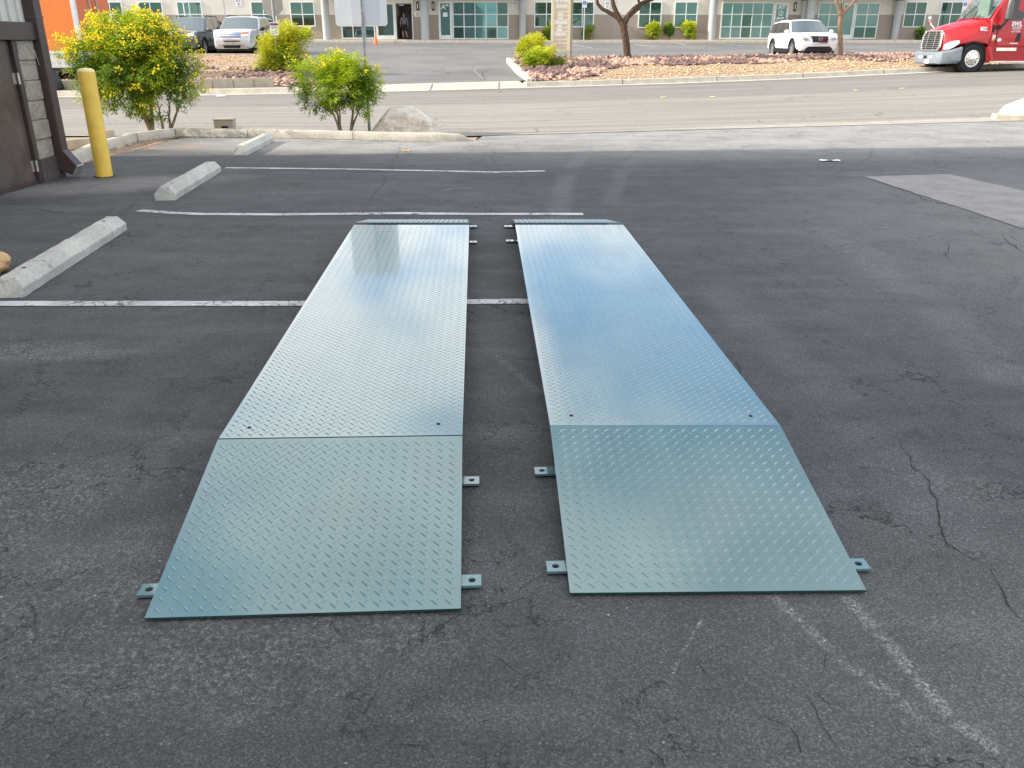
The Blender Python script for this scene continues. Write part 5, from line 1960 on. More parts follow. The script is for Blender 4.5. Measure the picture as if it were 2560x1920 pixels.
# white car between the planter and the right tree
c = ground(2040, 148)
suv("parked_car", "white mid-size SUV parked beside the slim bare tree", (c.x, c.y + 2.6, T(c.x, c.y + 1.5)), HEAD + math.radians(2), 5.0, 2.02, 1.74, M['wht_car'],
    dict(front=pf, sg=M['g_cardark'], wr=.40, belt=1.13, hood=1.10, tumble=.22, ws=(.235, .055)))
c = ground(581, 143)
suv("parked_car", "silver SUV with beige lower bumper parked behind stop sign", (c.x, c.y + 2.7, T(c.x, c.y + 1.5)), HEAD, 5.0, 2.02, 1.78, M['slv_car'],
    dict(front=ex, sg=M['g_tan'], wr=.40, belt=1.15, hood=1.14, tumble=.16, mir=M['black']))
c = ground(447, 142)
suv("parked_car", "dark slate SUV parked behind the yellow flowering shrub", (c.x, c.y + 2.6, T(c.x, c.y + 1.5)), HEAD, 4.7, 1.95, 1.74, M['gry_car'],
    dict(front=ds, sg=M['g_tan'], wr=.37, belt=1.10, hood=1.08, tumble=.18))

# ------------------------------------------------------------------ orange box trailer
x1 = at_y(212, 160, 30.0).x
zb_ = at_y(150, 179, 30).z
t = thing("box_trailer", "orange box trailer with white skirt behind flowering shrub", "trailer", (x1, 30.0, T(x1, 30)))
to = t.location


def tr(name, boxes, mt, parent=t, bevel=None):
    m = MB()
    for b in boxes: m.box(*b)
    o = m.build(name, mt, parent=parent, bevel=bevel)
    o.data.transform(Matrix.Translation(-Vector(to)))
    return o


zs = at_y(150, 127, 30).z
tr("body", [(x1 - 12, x1 - .10, 30.0, 32.55, zs, zs + 2.7)], M['orange'])
tr("skirt", [(x1 - 12, x1 - .0, 29.985, 30.10, zb_ + .12, zs), (x1 - 12, x1 - .05, 30.1, 32.5, zb_ + .15, zs)], M['trailer_w'])
tr("skirt_rib", [(x1 - .5 - .42 * k, x1 - .47 - .42 * k, 29.975, 29.985, zb_ + .16, zs - .12) for k in range(20)] + [(x1 - 12, x1, 29.97, 29.985, zs - .09, zs - .06)], M['trailer_w'])
tr("bottom_rail", [(x1 - 12, x1, 30.0, 32.5, zb_, zb_ + .12)], M['black'])
tr("reflective_tape", [(x1 - .55 - 1.0 * k, x1 - .15 - 1.0 * k, 29.972, 29.984, zb_ + .30, zb_ + .37) for k in range(10)], M['red_tape'])
tr("corner_post", [(x1 - .12, x1 + .02, 29.98, 30.10, zs - .02, zs + 2.7)], M['trailer_w'], bevel=.01)
tr("seam", [(x1 - 1.32 - 1.3 * k, x1 - 1.28 - 1.3 * k, 29.992, 29.9995, zs, zs + 2.7) for k in range(8)], M['orange_dk'])
tr("rear_door", [(x1 - .1, x1 + .005, 30.12, 31.26, zs, zs + 2.7), (x1 - .1, x1 + .005, 31.32, 32.5, zs, zs + 2.7)], M['orange_dk'])
tr("lock_rod", [(x1 + .008, x1 + .05, 30.95, 31.0, zs, zs + 2.7), (x1 + .008, x1 + .05, 31.5, 31.55, zs, zs + 2.7)], M['steel'])
tr("door_hinge", [(x1, x1 + .06, 30.10, 30.24, zs + .35, zs + .5), (x1, x1 + .06, 32.4, 32.54, zs + .35, zs + .5)], M['steel'])
for k in (8.6, 9.8):
    m = MB(); m.lathe([(.48, -.3), (.5, -.26), (.5, .0), (.48, .02)], 24, 0, Matrix.Translation((-k, .4, .5 - .05)) @ Matrix.Rotation(PI / 2, 4, 'X')); m.build("wheel", M['tyre'], parent=t, smooth=40)

# ------------------------------------------------------------------ red tractor unit
wg = ground(2423, 181)
SCL = .92
t = thing("semi_truck", "red semi truck tractor with chrome grille at right edge", "truck", (0, 0, 0), 0)
HD = math.radians(180 + 9)
t.rotation_euler.z = HD
t.scale = (SCL, SCL, SCL)
# local frame: +x forward, +y left (towards the camera); origin on the ground under the front axle centre
WY = 1.03
off = Matrix.Rotation(HD, 4, 'Z') @ Vector((0, WY + .13, 0)) * SCL
t.location = (wg.x - off.x, wg.y - off.y, wg.z)


def tk(name, m, mt, parent=t, bevel=None, smooth=None):
    return fix(m.build(name, mt, parent=parent, bevel=bevel, smooth=smooth))


def loft(secs):
    """sections: (x, [(y, z)...]) closed rings mirrored left-right"""
    m = MB()
    n = None
    for x, half in secs:
        ring = [(x + (p[2] if len(p) > 2 else 0), p[0], p[1]) for p in half] + [(x + (p[2] if len(p) > 2 else 0), -p[0], p[1]) for p in reversed(half)]
        n = len(ring)
        m.v += ring
    for i in range(len(secs) - 1):
        for j in range(n):
            a, b = i * n + j, i * n + (j + 1) % n
            m.f.append((a, b, b + n, a + n)); m.m.append(0)
    m.f.append(tuple(range(n))[::-1]); m.f.append(tuple(range((len(secs) - 1) * n, len(secs) * n))); m.m += [0, 0]
    return m


# hood: from the grille (x=1.05) back to the windshield (x=-.75); rings from bottom centre round to top centre
hood = [(1.06, [(.0, .80), (.56, .80), (.66, .95), (.64, 1.35), (.56, 1.54), (.0, 1.60)]),
        (.90, [(.0, .80), (.86, .82), (.95, 1.00), (.78, 1.42), (.62, 1.60), (.0, 1.67)]),
        (.62, [(.0, .98), (1.08, 1.02), (1.10, 1.12), (.92, 1.52), (.70, 1.70), (.0, 1.77)]),
        (.0, [(.0, 1.08), (1.16, 1.14), (1.16, 1.25), (1.02, 1.66), (.80, 1.85), (.0, 1.92)]),
        (-.62, [(.0, 1.05), (1.17, 1.05), (1.17, 1.3), (1.08, 1.76), (.9, 1.96), (.0, 2.03)])]
hd_ = tk("hood", loft(hood), M['red'], smooth=28, bevel=.03)
cab = [(-.60, [(.0, .95), (1.17, .95), (1.18, 1.4), (1.12, 1.92), (1.08, 1.98), (.0, 2.04)]),
       (-.95, [(.0, .95), (1.19, .95), (1.20, 1.4), (1.16, 1.92), (1.06, 2.55), (.0, 2.66)]),
       (-1.32, [(.0, .95), (1.20, .95), (1.22, 1.4), (1.19, 1.92), (1.04, 3.05), (.0, 3.16)]),
       (-2.3, [(.0, .95), (1.21, .95), (1.23, 1.4), (1.20, 1.92), (1.08, 3.25), (.0, 3.36)]),
       (-4.2, [(.0, .95), (1.22, .95), (1.24, 1.4), (1.22, 2.2), (1.14, 3.7), (.0, 3.8)])]
tk("cab", loft(cab), M['red'], smooth=28, bevel=.03)
# windshield: two panes on the raked front of the cab
m = MB()
for s in (-1, 1):
    A = [Vector((-.585, s * .03, 2.055)), Vector((-.585, s * .98, 2.02)), Vector((-1.27, s * .93, 3.00)), Vector((-1.27, s * .03, 3.09))]
    m.extrude([p + Vector((.035, 0, .0)) for p in A], (-.03, 0, -.01))
tk("windshield", m, M['g_car'])
m = MB(); m.box(-.75, -.60, .15, .80, 2.06, 2.75); tk("sun_shade", m, mat("pale_green_shade", (.13, .21, .165), .7))
m = MB()
for s in (.25, -.6): m.tube([(-.52, s, 2.05), (-.74, s + .25, 2.40), (-.82, s + .32, 2.52)], .012, 5)
tk("wiper", m, M['black'])
# driver's door, window, lettering
SD = lambda x, z: float(np.interp(z, [.95, 1.4, 1.92, 3.05], [1.20, 1.215, 1.185, 1.045]))


def side(name, pts, d, th, mt, parent=t, bevel=None, sides=(1,)):
    m = MB()
    for s in sides:
        A = [Vector((x, s * (SD(x, z) + d), z)) for x, z in pts]
        m.extrude(A, (0, -s * th, 0))
    return tk(name, m, mt, parent, bevel)


dr_ = side("door", [(-.93, 1.02), (-1.98, 1.02), (-1.98, 2.9), (-1.42, 2.9), (-.93, 2.0)], .012, .03, M['red'], bevel=.008)
side("door_window", [(-1.08, 1.93), (-1.92, 1.97), (-1.96, 2.75), (-1.46, 2.82)], .022, .02, M['g_cardark'], dr_)
side("window_rubber", [(-1.92, 1.935), (-1.985, 2.0), (-1.995, 2.75), (-1.955, 2.75), (-1.93, 2.0)], .026, .01, M['chrome'], dr_)
side("handle", [(-1.72, 1.16), (-1.92, 1.16), (-1.92, 1.47), (-1.76, 1.47)], .022, .02, M['black'], dr_)
side("door_plate", [(-1.5, 1.07), (-1.86, 1.07), (-1.86, 1.11), (-1.5, 1.11)], .020, .01, M['white'], dr_)
side("round_decal", [(-1.0 + .10 * math.cos(a * PI / 8), 1.22 + .07 * math.sin(a * PI / 8)) for a in range(16)], .020, .01, M['white'], dr_)
NYL = Matrix.Translation((-1.66, SD(0, 1.72) + .016, 1.74)) @ Matrix.Rotation(PI, 4, 'Z') @ Matrix.Rotation(PI / 2, 4, 'X')
text_mesh("SWL", .22, M['white'], "lettering", dr_, NYL, .003, bold=.014, sx=1.05)
m = MB()
rt = random.Random(9)
for z, x0, x1_, h in ((1.69, -1.48, -1.87, .024), (1.645, -1.48, -1.87, .02), (1.59, -1.53, -1.8, .022), (1.525, -1.46, -1.62, .026), (1.525, -1.655, -1.87, .026)):
    x = x0
    while x > x1_:
        w_ = rt.uniform(.018, .030)
        m.box(x - w_, x, SD(0, z) + .013, SD(0, z) + .017, z - h, z + h)
        x -= w_ + .008
tk("small_print", m, mat("pale_pink_print", (.75, .55, .52), .5), dr_)
# hood number plate, stickers
HX = lambda x: float(np.interp(x, [-.62, 0, .62], [1.115, 1.06, .97]))
m = MB()
Mx = Matrix.Translation((-.37, 1.085, 1.62)) @ Matrix.Rotation(math.radians(14), 4, 'X') @ Matrix.Rotation(math.radians(4), 4, 'Z')
m.box(-.20, .20, .01, .022, -.075, .075, 0, Mx)
pl = tk("number_decal", m, M['white'], hd_)
text_mesh("1193", .115, M['inkb'], "lettering", hd_, Mx @ Matrix.Translation((0, .024, -.045)) @ Matrix.Rotation(PI, 4, 'Z') @ Matrix.Rotation(PI / 2, 4, 'X'), .001)
side("sticker", [(-.72, 1.27), (-.82, 1.27), (-.82, 1.40), (-.72, 1.40)], .004, .03, M['sign_back'])
side("sticker", [(-.70, 1.20), (-.83, 1.20), (-.82, 1.265), (-.71, 1.265)], .004, .03, M['flower_o'])
m = MB(); m.box(-.66, -.63, 1.08, 1.185, 1.10, 1.80); m.box(-.88, -.86, 1.13, 1.21, 1.05, 1.75); m.box(-.75, -.64, 1.10, 1.185, 1.50, 1.75); tk("hood_gap", m, M['black'], hd_)
# grille
m = MB()
gy = lambda z: float(np.interp(z, [.80, .95, 1.35, 1.54], [.56, .66, .64, .56]))
gx = lambda z: 1.10 + (1.2 - z) * .10
ring_o = [(gy(z) * s, z) for s, zs_ in ((1, (.80, .95, 1.35, 1.50, 1.58)), (-1, (1.58, 1.50, 1.35, .95, .80))) for z in zs_]
ring_i = [(y * .84, .86 + (z - .80) * .86) for y, z in ring_o]
N = len(ring_o)
for k in range(N):
    k2 = (k + 1) % N
    q = [Vector((gx(p[1]), p[0], p[1])) for p in (ring_o[k], ring_o[k2], ring_i[k2], ring_i[k])]
    m.extrude(q, (.06, 0, 0))
g = tk("grille_surround", m, M['chrome'], bevel=.01)
m = MB(); m.extrude([Vector((gx(z) - .02, y, z)) for y, z in ring_i], (.015, 0, 0)); tk("grille_back", m, M['black'], g)
m = MB()
for k in range(8):
    z = .93 + k * .078
    m.box(gx(z) - .01, gx(z) + .04, -gy(z) * .84, gy(z) * .84, z - .017, z + .017)
for y in (-.24, .24):
    m.extrude([Vector((gx(.88) + .045, y - .022, .88)), Vector((gx(.88) + .045, y + .022, .88)), Vector((gx(1.53) + .045, y + .022, 1.53)), Vector((gx(1.53) + .045, y - .022, 1.53))], (.015, 0, 0))
tk("grille_bar", m, M['chrome'], g)
# headlights
for s in (-1, 1):
    A = [Vector(p) for p in ((1.02, s * .68, .86), (1.00, s * .70, 1.04), (.84, s * .88, 1.17), (.62, s * 1.075, 1.20), (.60, s * 1.10, 1.10), (.78, s * 1.03, .96), (.90, s * .92, .87))]
    cen = sum(A, Vector()) / len(A)
    m = MB()
    A2 = [p + Vector((.05, s * .05, .0)) for p in A]
    m.bridge([p - Vector((.02, s * .02, 0)) for p in A], A2)
    tk("headlight", m, M['lamp'], bevel=.012)
# bumper: wraps from the front round to the wheel arch
bp = [(.50, [(.0, .32), (1.12, .34), (1.20, .45), (1.20, .90), (1.14, .98), (.0, .98)]),
      (.92, [(.0, .30), (1.02, .32), (1.10, .45), (1.10, .78), (1.05, .84), (.0, .84)]),
      (1.18, [(.0, .29), (.84, .31), (.92, .42), (.92, .72), (.86, .78), (.0, .78)]),
      (1.28, [(.0, .33), (.60, .34), (.66, .42), (.66, .68), (.60, .74), (.0, .74)])]
b_ = tk("bumper", loft(bp), M['bumper'], smooth=30, bevel=.02)
m = MB(); m.box(1.27, 1.295, -.50, .50, .50, .64); tk("bumper_intake", m, M['ink'], b_)
m = MB()
for y in (-.16, .12): m.box(1.28, 1.305, y, y + .04, .50, .64)
tk("intake_bar", m, M['bumper'], b_)
m = MB(); m.box(1.285, 1.30, .0, .30, .33, .47); tk("licence_plate", m, M['white'], b_)
m = MB(); m.box(1.28, 1.298, -.10, .10, .51, .63); tk("tow_hook", m, M['hole'], b_)
# front wheels, arch shadow, chassis
m = MB()
for s in (-1, 1): m.lathe([(.62, -.22), (.62, .2)], 24, 0, Matrix.Translation((-.02, s * .93, .56)) @ Matrix.Rotation(PI / 2, 4, 'X'))
m.box(-4, .5, -.5, .5, .5, 1.0)
tk("wheel_well", m, M['hole'])
for s in (-1, 1): wheel(t, 0, s * WY, .52, .30, s, 10, steer=0)
for x in (-5.2,):
    for s in (-1, 1): wheel(t, x, s * 1.0, .52, .55, s, 10)
# fairing with chrome step
fr = side("side_fairing", [(-.62, .42), (-4.2, .42), (-4.2, .93), (-.62, .98), (-.52, .9)], -.02, .25, M['red_dk'], bevel=.02, sides=(1, -1))
m = MB()
m.extrude([Vector((-.50, 1.0, .95)), Vector((-.62, 1.22, .95)), Vector((-.80, 1.25, .42)), Vector((-.62, 1.1, .36)), Vector((-.55, 1.0, .5))], (-.12, .0, 0))
tk("fairing_flare", m, M['red'], bevel=.01)
m = MB(); m.box(-1.85, -.95, 1.10, 1.235, .80, .93); tk("upper_step", m, M['chrome'], fr, bevel=.01)
m = MB(); m.box(-4.2, -.75, 1.02, 1.24, .36, .43); tk("lower_step", m, M['chrome'], fr, bevel=.01)
# mirrors
m = MB()
m.lathe([(.06, 1.95), (.115, 1.98), (.13, 2.2), (.12, 2.6), (.09, 2.68), (.03, 2.70)], 16, 0, Matrix.Translation((-.98, 1.52, 0)) @ Matrix.Diagonal((1.0, .75, 1, 1)))
mi = tk("side_mirror", m, M['mirror'], smooth=50)
m = MB(); m.tube([(-.98, 1.50, 2.0), (-.95, 1.38, 1.80), (-.92, 1.22, 1.66)], .045, 8); m.box(-.97, -.80, 1.17, 1.24, 1.60, 1.76); tk("mirror_arm", m, M['black'], mi)
m = MB()
m.ico((.86, -.80, 2.02), .11, 0, .05, 2, (.5, 1, 1.25)); tk("hood_mirror", m, M['chrome'], smooth=60)
m = MB(); m.tube([(.80, -.80, 1.95), (.78, -.74, 1.80), (.70, -.62, 1.68)], .02, 6); tk("mirror_stalk", m, M['white'], hd_)
# ================================================================== VEGETATION
def foliage(blobs, n_sprigs, per, leaf_l, leaf_w, seed, spr_l=.12, shell=.45, droop=.25, thr=-.16, fr=3.0, ymax=None, mats=3, bias=None):
    """sprigs of small folded leaves spread through the blobs' volume. returns MB, list of outer sprig tips"""
    r = np.random.default_rng(seed)
    m = MB()
    tips = []
    vol = np.array([b[3] * b[4] * b[5] for b in blobs]) ** .75
    vol /= vol.sum()
    cnt, tries = 0, 0
    q = Vector((seed * 1.37, seed * .71, 0))
    while cnt < n_sprigs and tries < n_sprigs * 8:
        tries += 1
        b = blobs[int(r.choice(len(blobs), p=vol))]
        d = r.normal(size=3)
        d /= np.linalg.norm(d)
        k = shell + (1 - shell) * r.random() ** .6
        lump = 1 + .30 * noise.noise(Vector(d.tolist()) * 2.3 + q)
        c = Vector((b[0] + d[0] * b[3] * k * lump, b[1] + d[1] * b[4] * k * lump, b[2] + d[2] * b[5] * k * lump))
        if noise.noise(c * fr + q) < thr: continue
        cnt += 1
        out = Vector((d[0], d[1], d[2] * .8 + .15)) + Vector(r.normal(size=3).tolist()) * .45
        out.normalize()
        sd = out.cross(Vector((0, 0, 1)))
        if sd.length < .05: sd = Vector((1, 0, 0))
        sd.normalize()
        up = sd.cross(out).normalized()
        if k > .88: tips.append((c + out * spr_l, d))
        tone = noise.noise(c * fr * .8 + q * 2)
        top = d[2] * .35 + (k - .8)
        for i in range(per):
            f = (i + .6) / per
            s = (1 if i % 2 else -1)
            base = c + out * (spr_l * f) + Vector(r.normal(size=3).tolist()) * .008
            ld = (out * .55 + sd * s * .8 + up * .15 + Vector((0, 0, -droop)) + Vector(r.normal(size=3).tolist()) * .25).normalized()
            lw = ld.cross(up)
            if lw.length < .05: lw = sd.copy()
            lw.normalize()
            nn = ld.cross(lw)
            L = leaf_l * r.uniform(.7, 1.2)
            w = leaf_w * r.uniform(.8, 1.2)
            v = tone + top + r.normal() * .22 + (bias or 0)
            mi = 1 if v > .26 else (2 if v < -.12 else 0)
            if mats == 4 and v > .52: mi = 3
            m.add([base, base + ld * L * .45 + lw * w * .5 + nn * w * .15, base + ld * L - Vector((0, 0, L * .12)), base + ld * L * .45 - lw * w * .5 + nn * w * .15], [(0, 1, 2, 3)], mi)
    return m, tips


def blossoms(pts, size, per, spread, seed, mo=.2):
    r = np.random.default_rng(seed)
    m = MB()
    for p in pts:
        for _ in range(per):
            c = Vector(p) + Vector((r.normal() * spread, r.normal() * spread, r.normal() * spread * .7))
            d = Vector((r.normal(), r.normal(), r.normal() * .6 + .1)).normalized()
            a = d.orthogonal().normalized()
            b = d.cross(a)
            s = size * r.uniform(.7, 1.25)
            rim = [c + d * s * .8 + (a * math.cos(2 * PI * k / 5) + b * math.sin(2 * PI * k / 5)) * s * .55 for k in range(5)]
            m.add([c] + rim, [(0, k + 1, (k + 1) % 5 + 1) for k in range(5)], 1 if r.random() < mo else 0)
    return m


def stems(m, base, targets, r0, seed, kink=.05, n=7):
    rd = random.Random(seed)
    for tg in targets:
        a, b = Vector(base) + Vector((rd.uniform(-.06, .06), rd.uniform(-.05, .05), -.05)), Vector(tg)
        pts, rr = [], []
        off = Vector((0, 0, 0))
        for i in range(n + 1):
            f = i / n
            off += Vector((rd.uniform(-1, 1), rd.uniform(-1, 1), rd.uniform(-.5, .5))) * kink
            p = a.lerp(b, f) + off * min(1, f * 2) + Vector((0, 0, .18 * math.sin(f * PI) * (b - a).length * .3))
            pts.append(p); rr.append(r0 * (1 - .75 * f))
        m.tube(pts, rr, 7)
        for k in (3, 4, 5):
            p = pts[k]
            e = p + Vector((rd.uniform(-.25, .25), rd.uniform(-.2, .2), rd.uniform(.12, .35))) * (b - a).length
            m.tube([p, p.lerp(e, .5) + Vector((rd.uniform(-.03, .03), 0, .02)), e], [rr[k] * .7, rr[k] * .45, rr[k] * .15], 5)
    return m


# ---- big flowering shrub behind the bollard
g = at_z(372, 337)
Y1 = g.y + .35
L_ = lambda px, py, Y=Y1: at_y(px, py, Y)
base = Vector((L_(372, 337).x, Y1, -.03))
t = thing("flowering_shrub", "large rounded shrub full of yellow blossoms behind yellow bollard", "shrub", base, 0, "yellow flowering shrubs at the kerb")


def blob(px, py, rpx, rpy, dy=0.0, ry=None, Y=Y1, ref=None):
    c = at_y(px, py, Y + dy)
    k = (at_y(px + 100, py, Y + dy).x - c.x) / 100
    kv = (c.z - at_y(px, py + 100, Y + dy).z) / 100
    o = ref if ref is not None else base
    return (c.x - o.x, c.y - o.y, c.z - o.z, rpx * k, (ry if ry else rpx * k * .85), rpy * kv)


B1 = [blob(300, 150, 130, 85), blob(235, 132, 50, 46, -.1), blob(400, 150, 95, 85, .05), blob(330, 95, 110, 58, 0), blob(250, 205, 70, 60, -.15), blob(430, 205, 75, 62, -.05), blob(340, 230, 95, 48, -.1), blob(262, 88, 36, 38, .1), blob(385, 272, 45, 24), blob(172, 116, 26, 14, -.05), blob(345, 72, 60, 36, .1), blob(330, 165, 120, 80, -.35)]
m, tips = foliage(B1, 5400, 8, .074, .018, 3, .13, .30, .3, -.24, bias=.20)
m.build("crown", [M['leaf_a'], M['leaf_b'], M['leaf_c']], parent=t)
rd = random.Random(2)
sel = [p for p, d in tips if (p.z > 1.28 + rd.uniform(-.2, .25)) and rd.random() < .52] + [p for p, d in tips if d[1] < .3 and d[0] > .3 and rd.random() < .22] + [p for p, d in tips if d[1] < 0 and rd.random() < .035]
f = blossoms(sel, .030, 8, .046, 4).build("blossoms", [M['flower'], M['flower_o']], parent=t)
f['kind'] = 'stuff'
m = MB()
o_ = lambda px, py, dy=0: at_y(px, py, Y1 + dy) - base
stems(m, o_(385, 338) * 1, [o_(352, 230), o_(300, 200, -.1), o_(370, 180, .1)], .042, 1, .018)
stems(m, o_(415, 334, .1), [o_(425, 240, .1), o_(455, 215), o_(395, 250, -.05)], .026, 2, .02)
m.build("trunk", M['bark_t'], parent=t, smooth=60)

# ---- smaller flowering shrub in front of the sign post
g = at_z(858, 331)
Y2 = g.y + .42
base2 = Vector((at_y(858, 331, Y2).x, Y2, -.03))
t = thing("flowering_shrub", "smaller lime green shrub with sparse yellow flowers by sign post", "shrub", base2, 0, "yellow flowering shrubs at the kerb")
bb_ = lambda *a, **k: blob(*a, Y=Y2, ref=base2, **k)
B2 = [bb_(830, 210, 85, 62), bb_(770, 190, 40, 42), bb_(880, 205, 62, 56), bb_(790, 240, 48, 36), bb_(910, 245, 40, 40), bb_(850, 175, 70, 36), bb_(745, 170, 20, 24), bb_(925, 205, 34, 28), bb_(810, 276, 14, 13), bb_(860, 215, 75, 55, -.2)]
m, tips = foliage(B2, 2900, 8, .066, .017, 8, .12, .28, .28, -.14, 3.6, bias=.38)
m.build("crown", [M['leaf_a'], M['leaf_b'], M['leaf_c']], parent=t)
sel = [p for p, d in tips if p.z > .98 + rd.uniform(-.12, .2) and rd.random() < .36] + [p for p, d in tips if rd.random() < .012]
f = blossoms(sel, .027, 5, .034, 5).build("blossoms", [M['flower'], M['flower_o']], parent=t)
f['kind'] = 'stuff'
m = MB()
o_ = lambda px, py, dy=0: at_y(px, py, Y2 + dy) - base2
stems(m, o_(850, 333), [o_(805, 235), o_(830, 220, .1), o_(850, 250)], .024, 5, .014)
stems(m, o_(868, 333, .05), [o_(905, 250), o_(890, 225, .1), o_(880, 215, -.1)], .024, 6, .014)
m.build("trunk", M['bark_t'], parent=t, smooth=60)


# ---- shrubs across the street
def shrub(label, px, py_base, blobs, n, ll, lw, seed, mats, spr=.2, group=None, trunk=True, cat="shrub", Y=None, name="shrub", bias=0, thr=-.2, **kw):
    c = ground(px, py_base)
    if Y is not None: c = at_y(px, py_base, Y)
    else: c.z = max(c.z, bedz(c.x, c.y) - .02)
    t = thing(name, label, cat, c, 0, group)
    B = [blob(*b, Y=c.y, ref=c) for b in blobs]
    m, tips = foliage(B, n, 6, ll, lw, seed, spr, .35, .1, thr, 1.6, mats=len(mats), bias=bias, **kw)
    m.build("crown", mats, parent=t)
    m = MB()
    for k in range(4):
        b = B[k % len(B)]
        m.tube([(random.uniform(-.06, .06), random.uniform(-.06, .06), -.05), (b[0] * .5 + random.uniform(-.1, .1), b[1] * .5, b[2] * .5), (b[0] + random.uniform(-.2, .2) * b[3], b[1], b[2])], [.035, .025, .008], 5)
    m.build("trunk", M['bark_t'], parent=t)
    return t, tips


LG = [M['leaf_b'], M['leaf_y'], M['leaf_a']]
shrub("big yellow-green bush behind the stop sign post", 668, 188, [(708, 132, 52, 50), (748, 120, 34, 42), (674, 142, 32, 44), (714, 92, 26, 24), (768, 108, 16, 28), (694, 166, 44, 22)], 1900, .16, .05, 11, LG, .30, bias=.28)
shrub("round bright lime bush left of the directory board", 1335, 158, [(1335, 125, 34, 30), (1310, 128, 14, 20), (1355, 120, 14, 16)], 900, .13, .055, 12, LG, .24, bias=.5)
shrub("low spreading lime bush at the foot of directory board", 1350, 184, [(1350, 155, 36, 26), (1330, 165, 18, 16), (1378, 145, 14, 20)], 800, .13, .05, 13, LG, .24, bias=.45)
shrub("sparse straggly green plant beside directory board post", 1408, 184, [(1395, 170, 16, 14), (1420, 170, 18, 15)], 260, .13, .045, 14, [M['leaf_b'], M['leaf_g'], M['leaf_a']], .26)
FS = "small shrubs along the office wall"
shrub("rounded olive shrub partly hidden by directory board", 1372, 98, [(1374, 80, 14, 18)], 330, .15, .07, 15, [M['leaf_b'], M['leaf_y'], M['leaf_a']], .25, FS, Y=65.2)
shrub("pale spiky shrub beside accessible parking post", 1476, 99, [(1476, 85, 15, 13)], 330, .20, .05, 16, [M['leaf_g'], M['leaf_b'], M['leaf_a']], .3, FS, Y=65.2)
shrub("bright green shrub nearest the dark tree trunk", 1633, 98, [(1633, 78, 16, 17), (1636, 70, 12, 9)], 420, .15, .08, 17, LG, .25, FS, Y=65.2, bias=.2)
shrub("smallest darker shrub between two bright green shrubs", 1673, 99, [(1673, 74, 11, 12)], 240, .14, .06, 18, [M['leaf_a'], M['leaf_b'], M['leaf_c']], .22, FS, Y=65.2)
shrub("bright green leaning shrub beside the grey column", 1718, 99, [(1716, 74, 15, 14), (1728, 70, 10, 10), (1731, 90, 6, 7)], 420, .15, .08, 19, LG, .25, FS, Y=65.2, bias=.2)
shrub("dark green shrub glimpsed past the truck hood mirror", 2297, 97, [(2299, 82, 9, 12)], 200, .15, .06, 20, [M['leaf_a'], M['leaf_b'], M['leaf_c']], .22, FS, Y=65.2)


# ---- street trees
def tree(label, px, py, trunk_pts, limbs, mt, crown, n, seed, leafs):
    c = ground(px, py)
    c.z = bedz(c.x, c.y) - .05
    t = thing("street_tree", label, "tree", c, 0, "trees in the gravel planter")
    A = lambda q: at_y(q[0], q[1], c.y + (q[3] if len(q) > 3 else 0)) - c
    m = MB()
    k = (at_y(px + 100, py, c.y).x - at_y(px, py, c.y).x) / 100
    for ch in [trunk_pts] + limbs:
        pts = [A(q) for q in ch]
        rr = [q[2] * k for q in ch]
        P2, R2 = [], []
        for i in range(len(pts) - 1):
            for s in range(4):
                f_ = s / 4
                P2.append(pts[i].lerp(pts[i + 1], f_) + Vector((noise.noise(pts[i] + Vector((s, 0, seed))) * .02, 0, 0))); R2.append(rr[i] * (1 - f_) + rr[i + 1] * f_)
        P2.append(pts[-1]); R2.append(rr[-1])
        m.tube(P2, R2, 10)
    m.build("trunk", mt, parent=t, smooth=60)
    mm, _ = foliage([tuple(b) for b in crown(A)], n, 6, .16, .045, seed, .32, .25, .45, -.12, .8)
    mm.build("crown", leafs, parent=t)
    return t


def cr1(A):
    a = A((1575, -25)); s = 1
    return [(a.x + .3, 0, a.z + 1.6, 2.6, 2.2, 1.5), (a.x + 2.1, -.2, a.z + .9, 1.5, 1.5, .85), (a.x - 1.6, .2, a.z + 1.5, 1.4, 1.5, 1.0), (a.x + 1.9, -.5, a.z + .42, .8, .5, .22), (a.x - 1.0, -.3, a.z + .55, .35, .4, .2)]


tree("dark-barked tree with forked trunk in the gravel planter", 1570, 161, [(1573, 164, 10), (1569, 150, 9), (1566, 110, 8.8), (1560, 75, 8.8), (1557, 55, 9)],
     [[(1556, 60, 8), (1547, 45, 7), (1540, 30, 6.0), (1533, 12, 5), (1530, -8, 4.5), (1522, -60, 3)], [(1546, 45, 6), (1528, 34, 5), (1505, 22, 4.2), (1494, 10, 4), (1491, -5, 3.6), (1475, -50, 2)],
      [(1560, 58, 8), (1568, 44, 6.5), (1573, 36, 6), (1585, 22, 5.4), (1605, 8, 5), (1635, -4, 4.2), (1690, -40, 2.5)], [(1572, 42, 5), (1583, 32, 4.2), (1597, 22, 3.6), (1600, 12, 3.4), (1595, -4, 2.6)]],
     M['bark_d'], cr1, 2000, 31, [M['leaf_b'], M['leaf_y'], M['leaf_a']])


def cr2(A):
    a = A((2110, -70))
    return [(a.x, 0, a.z + 1.4, 2.0, 1.8, 1.1)]


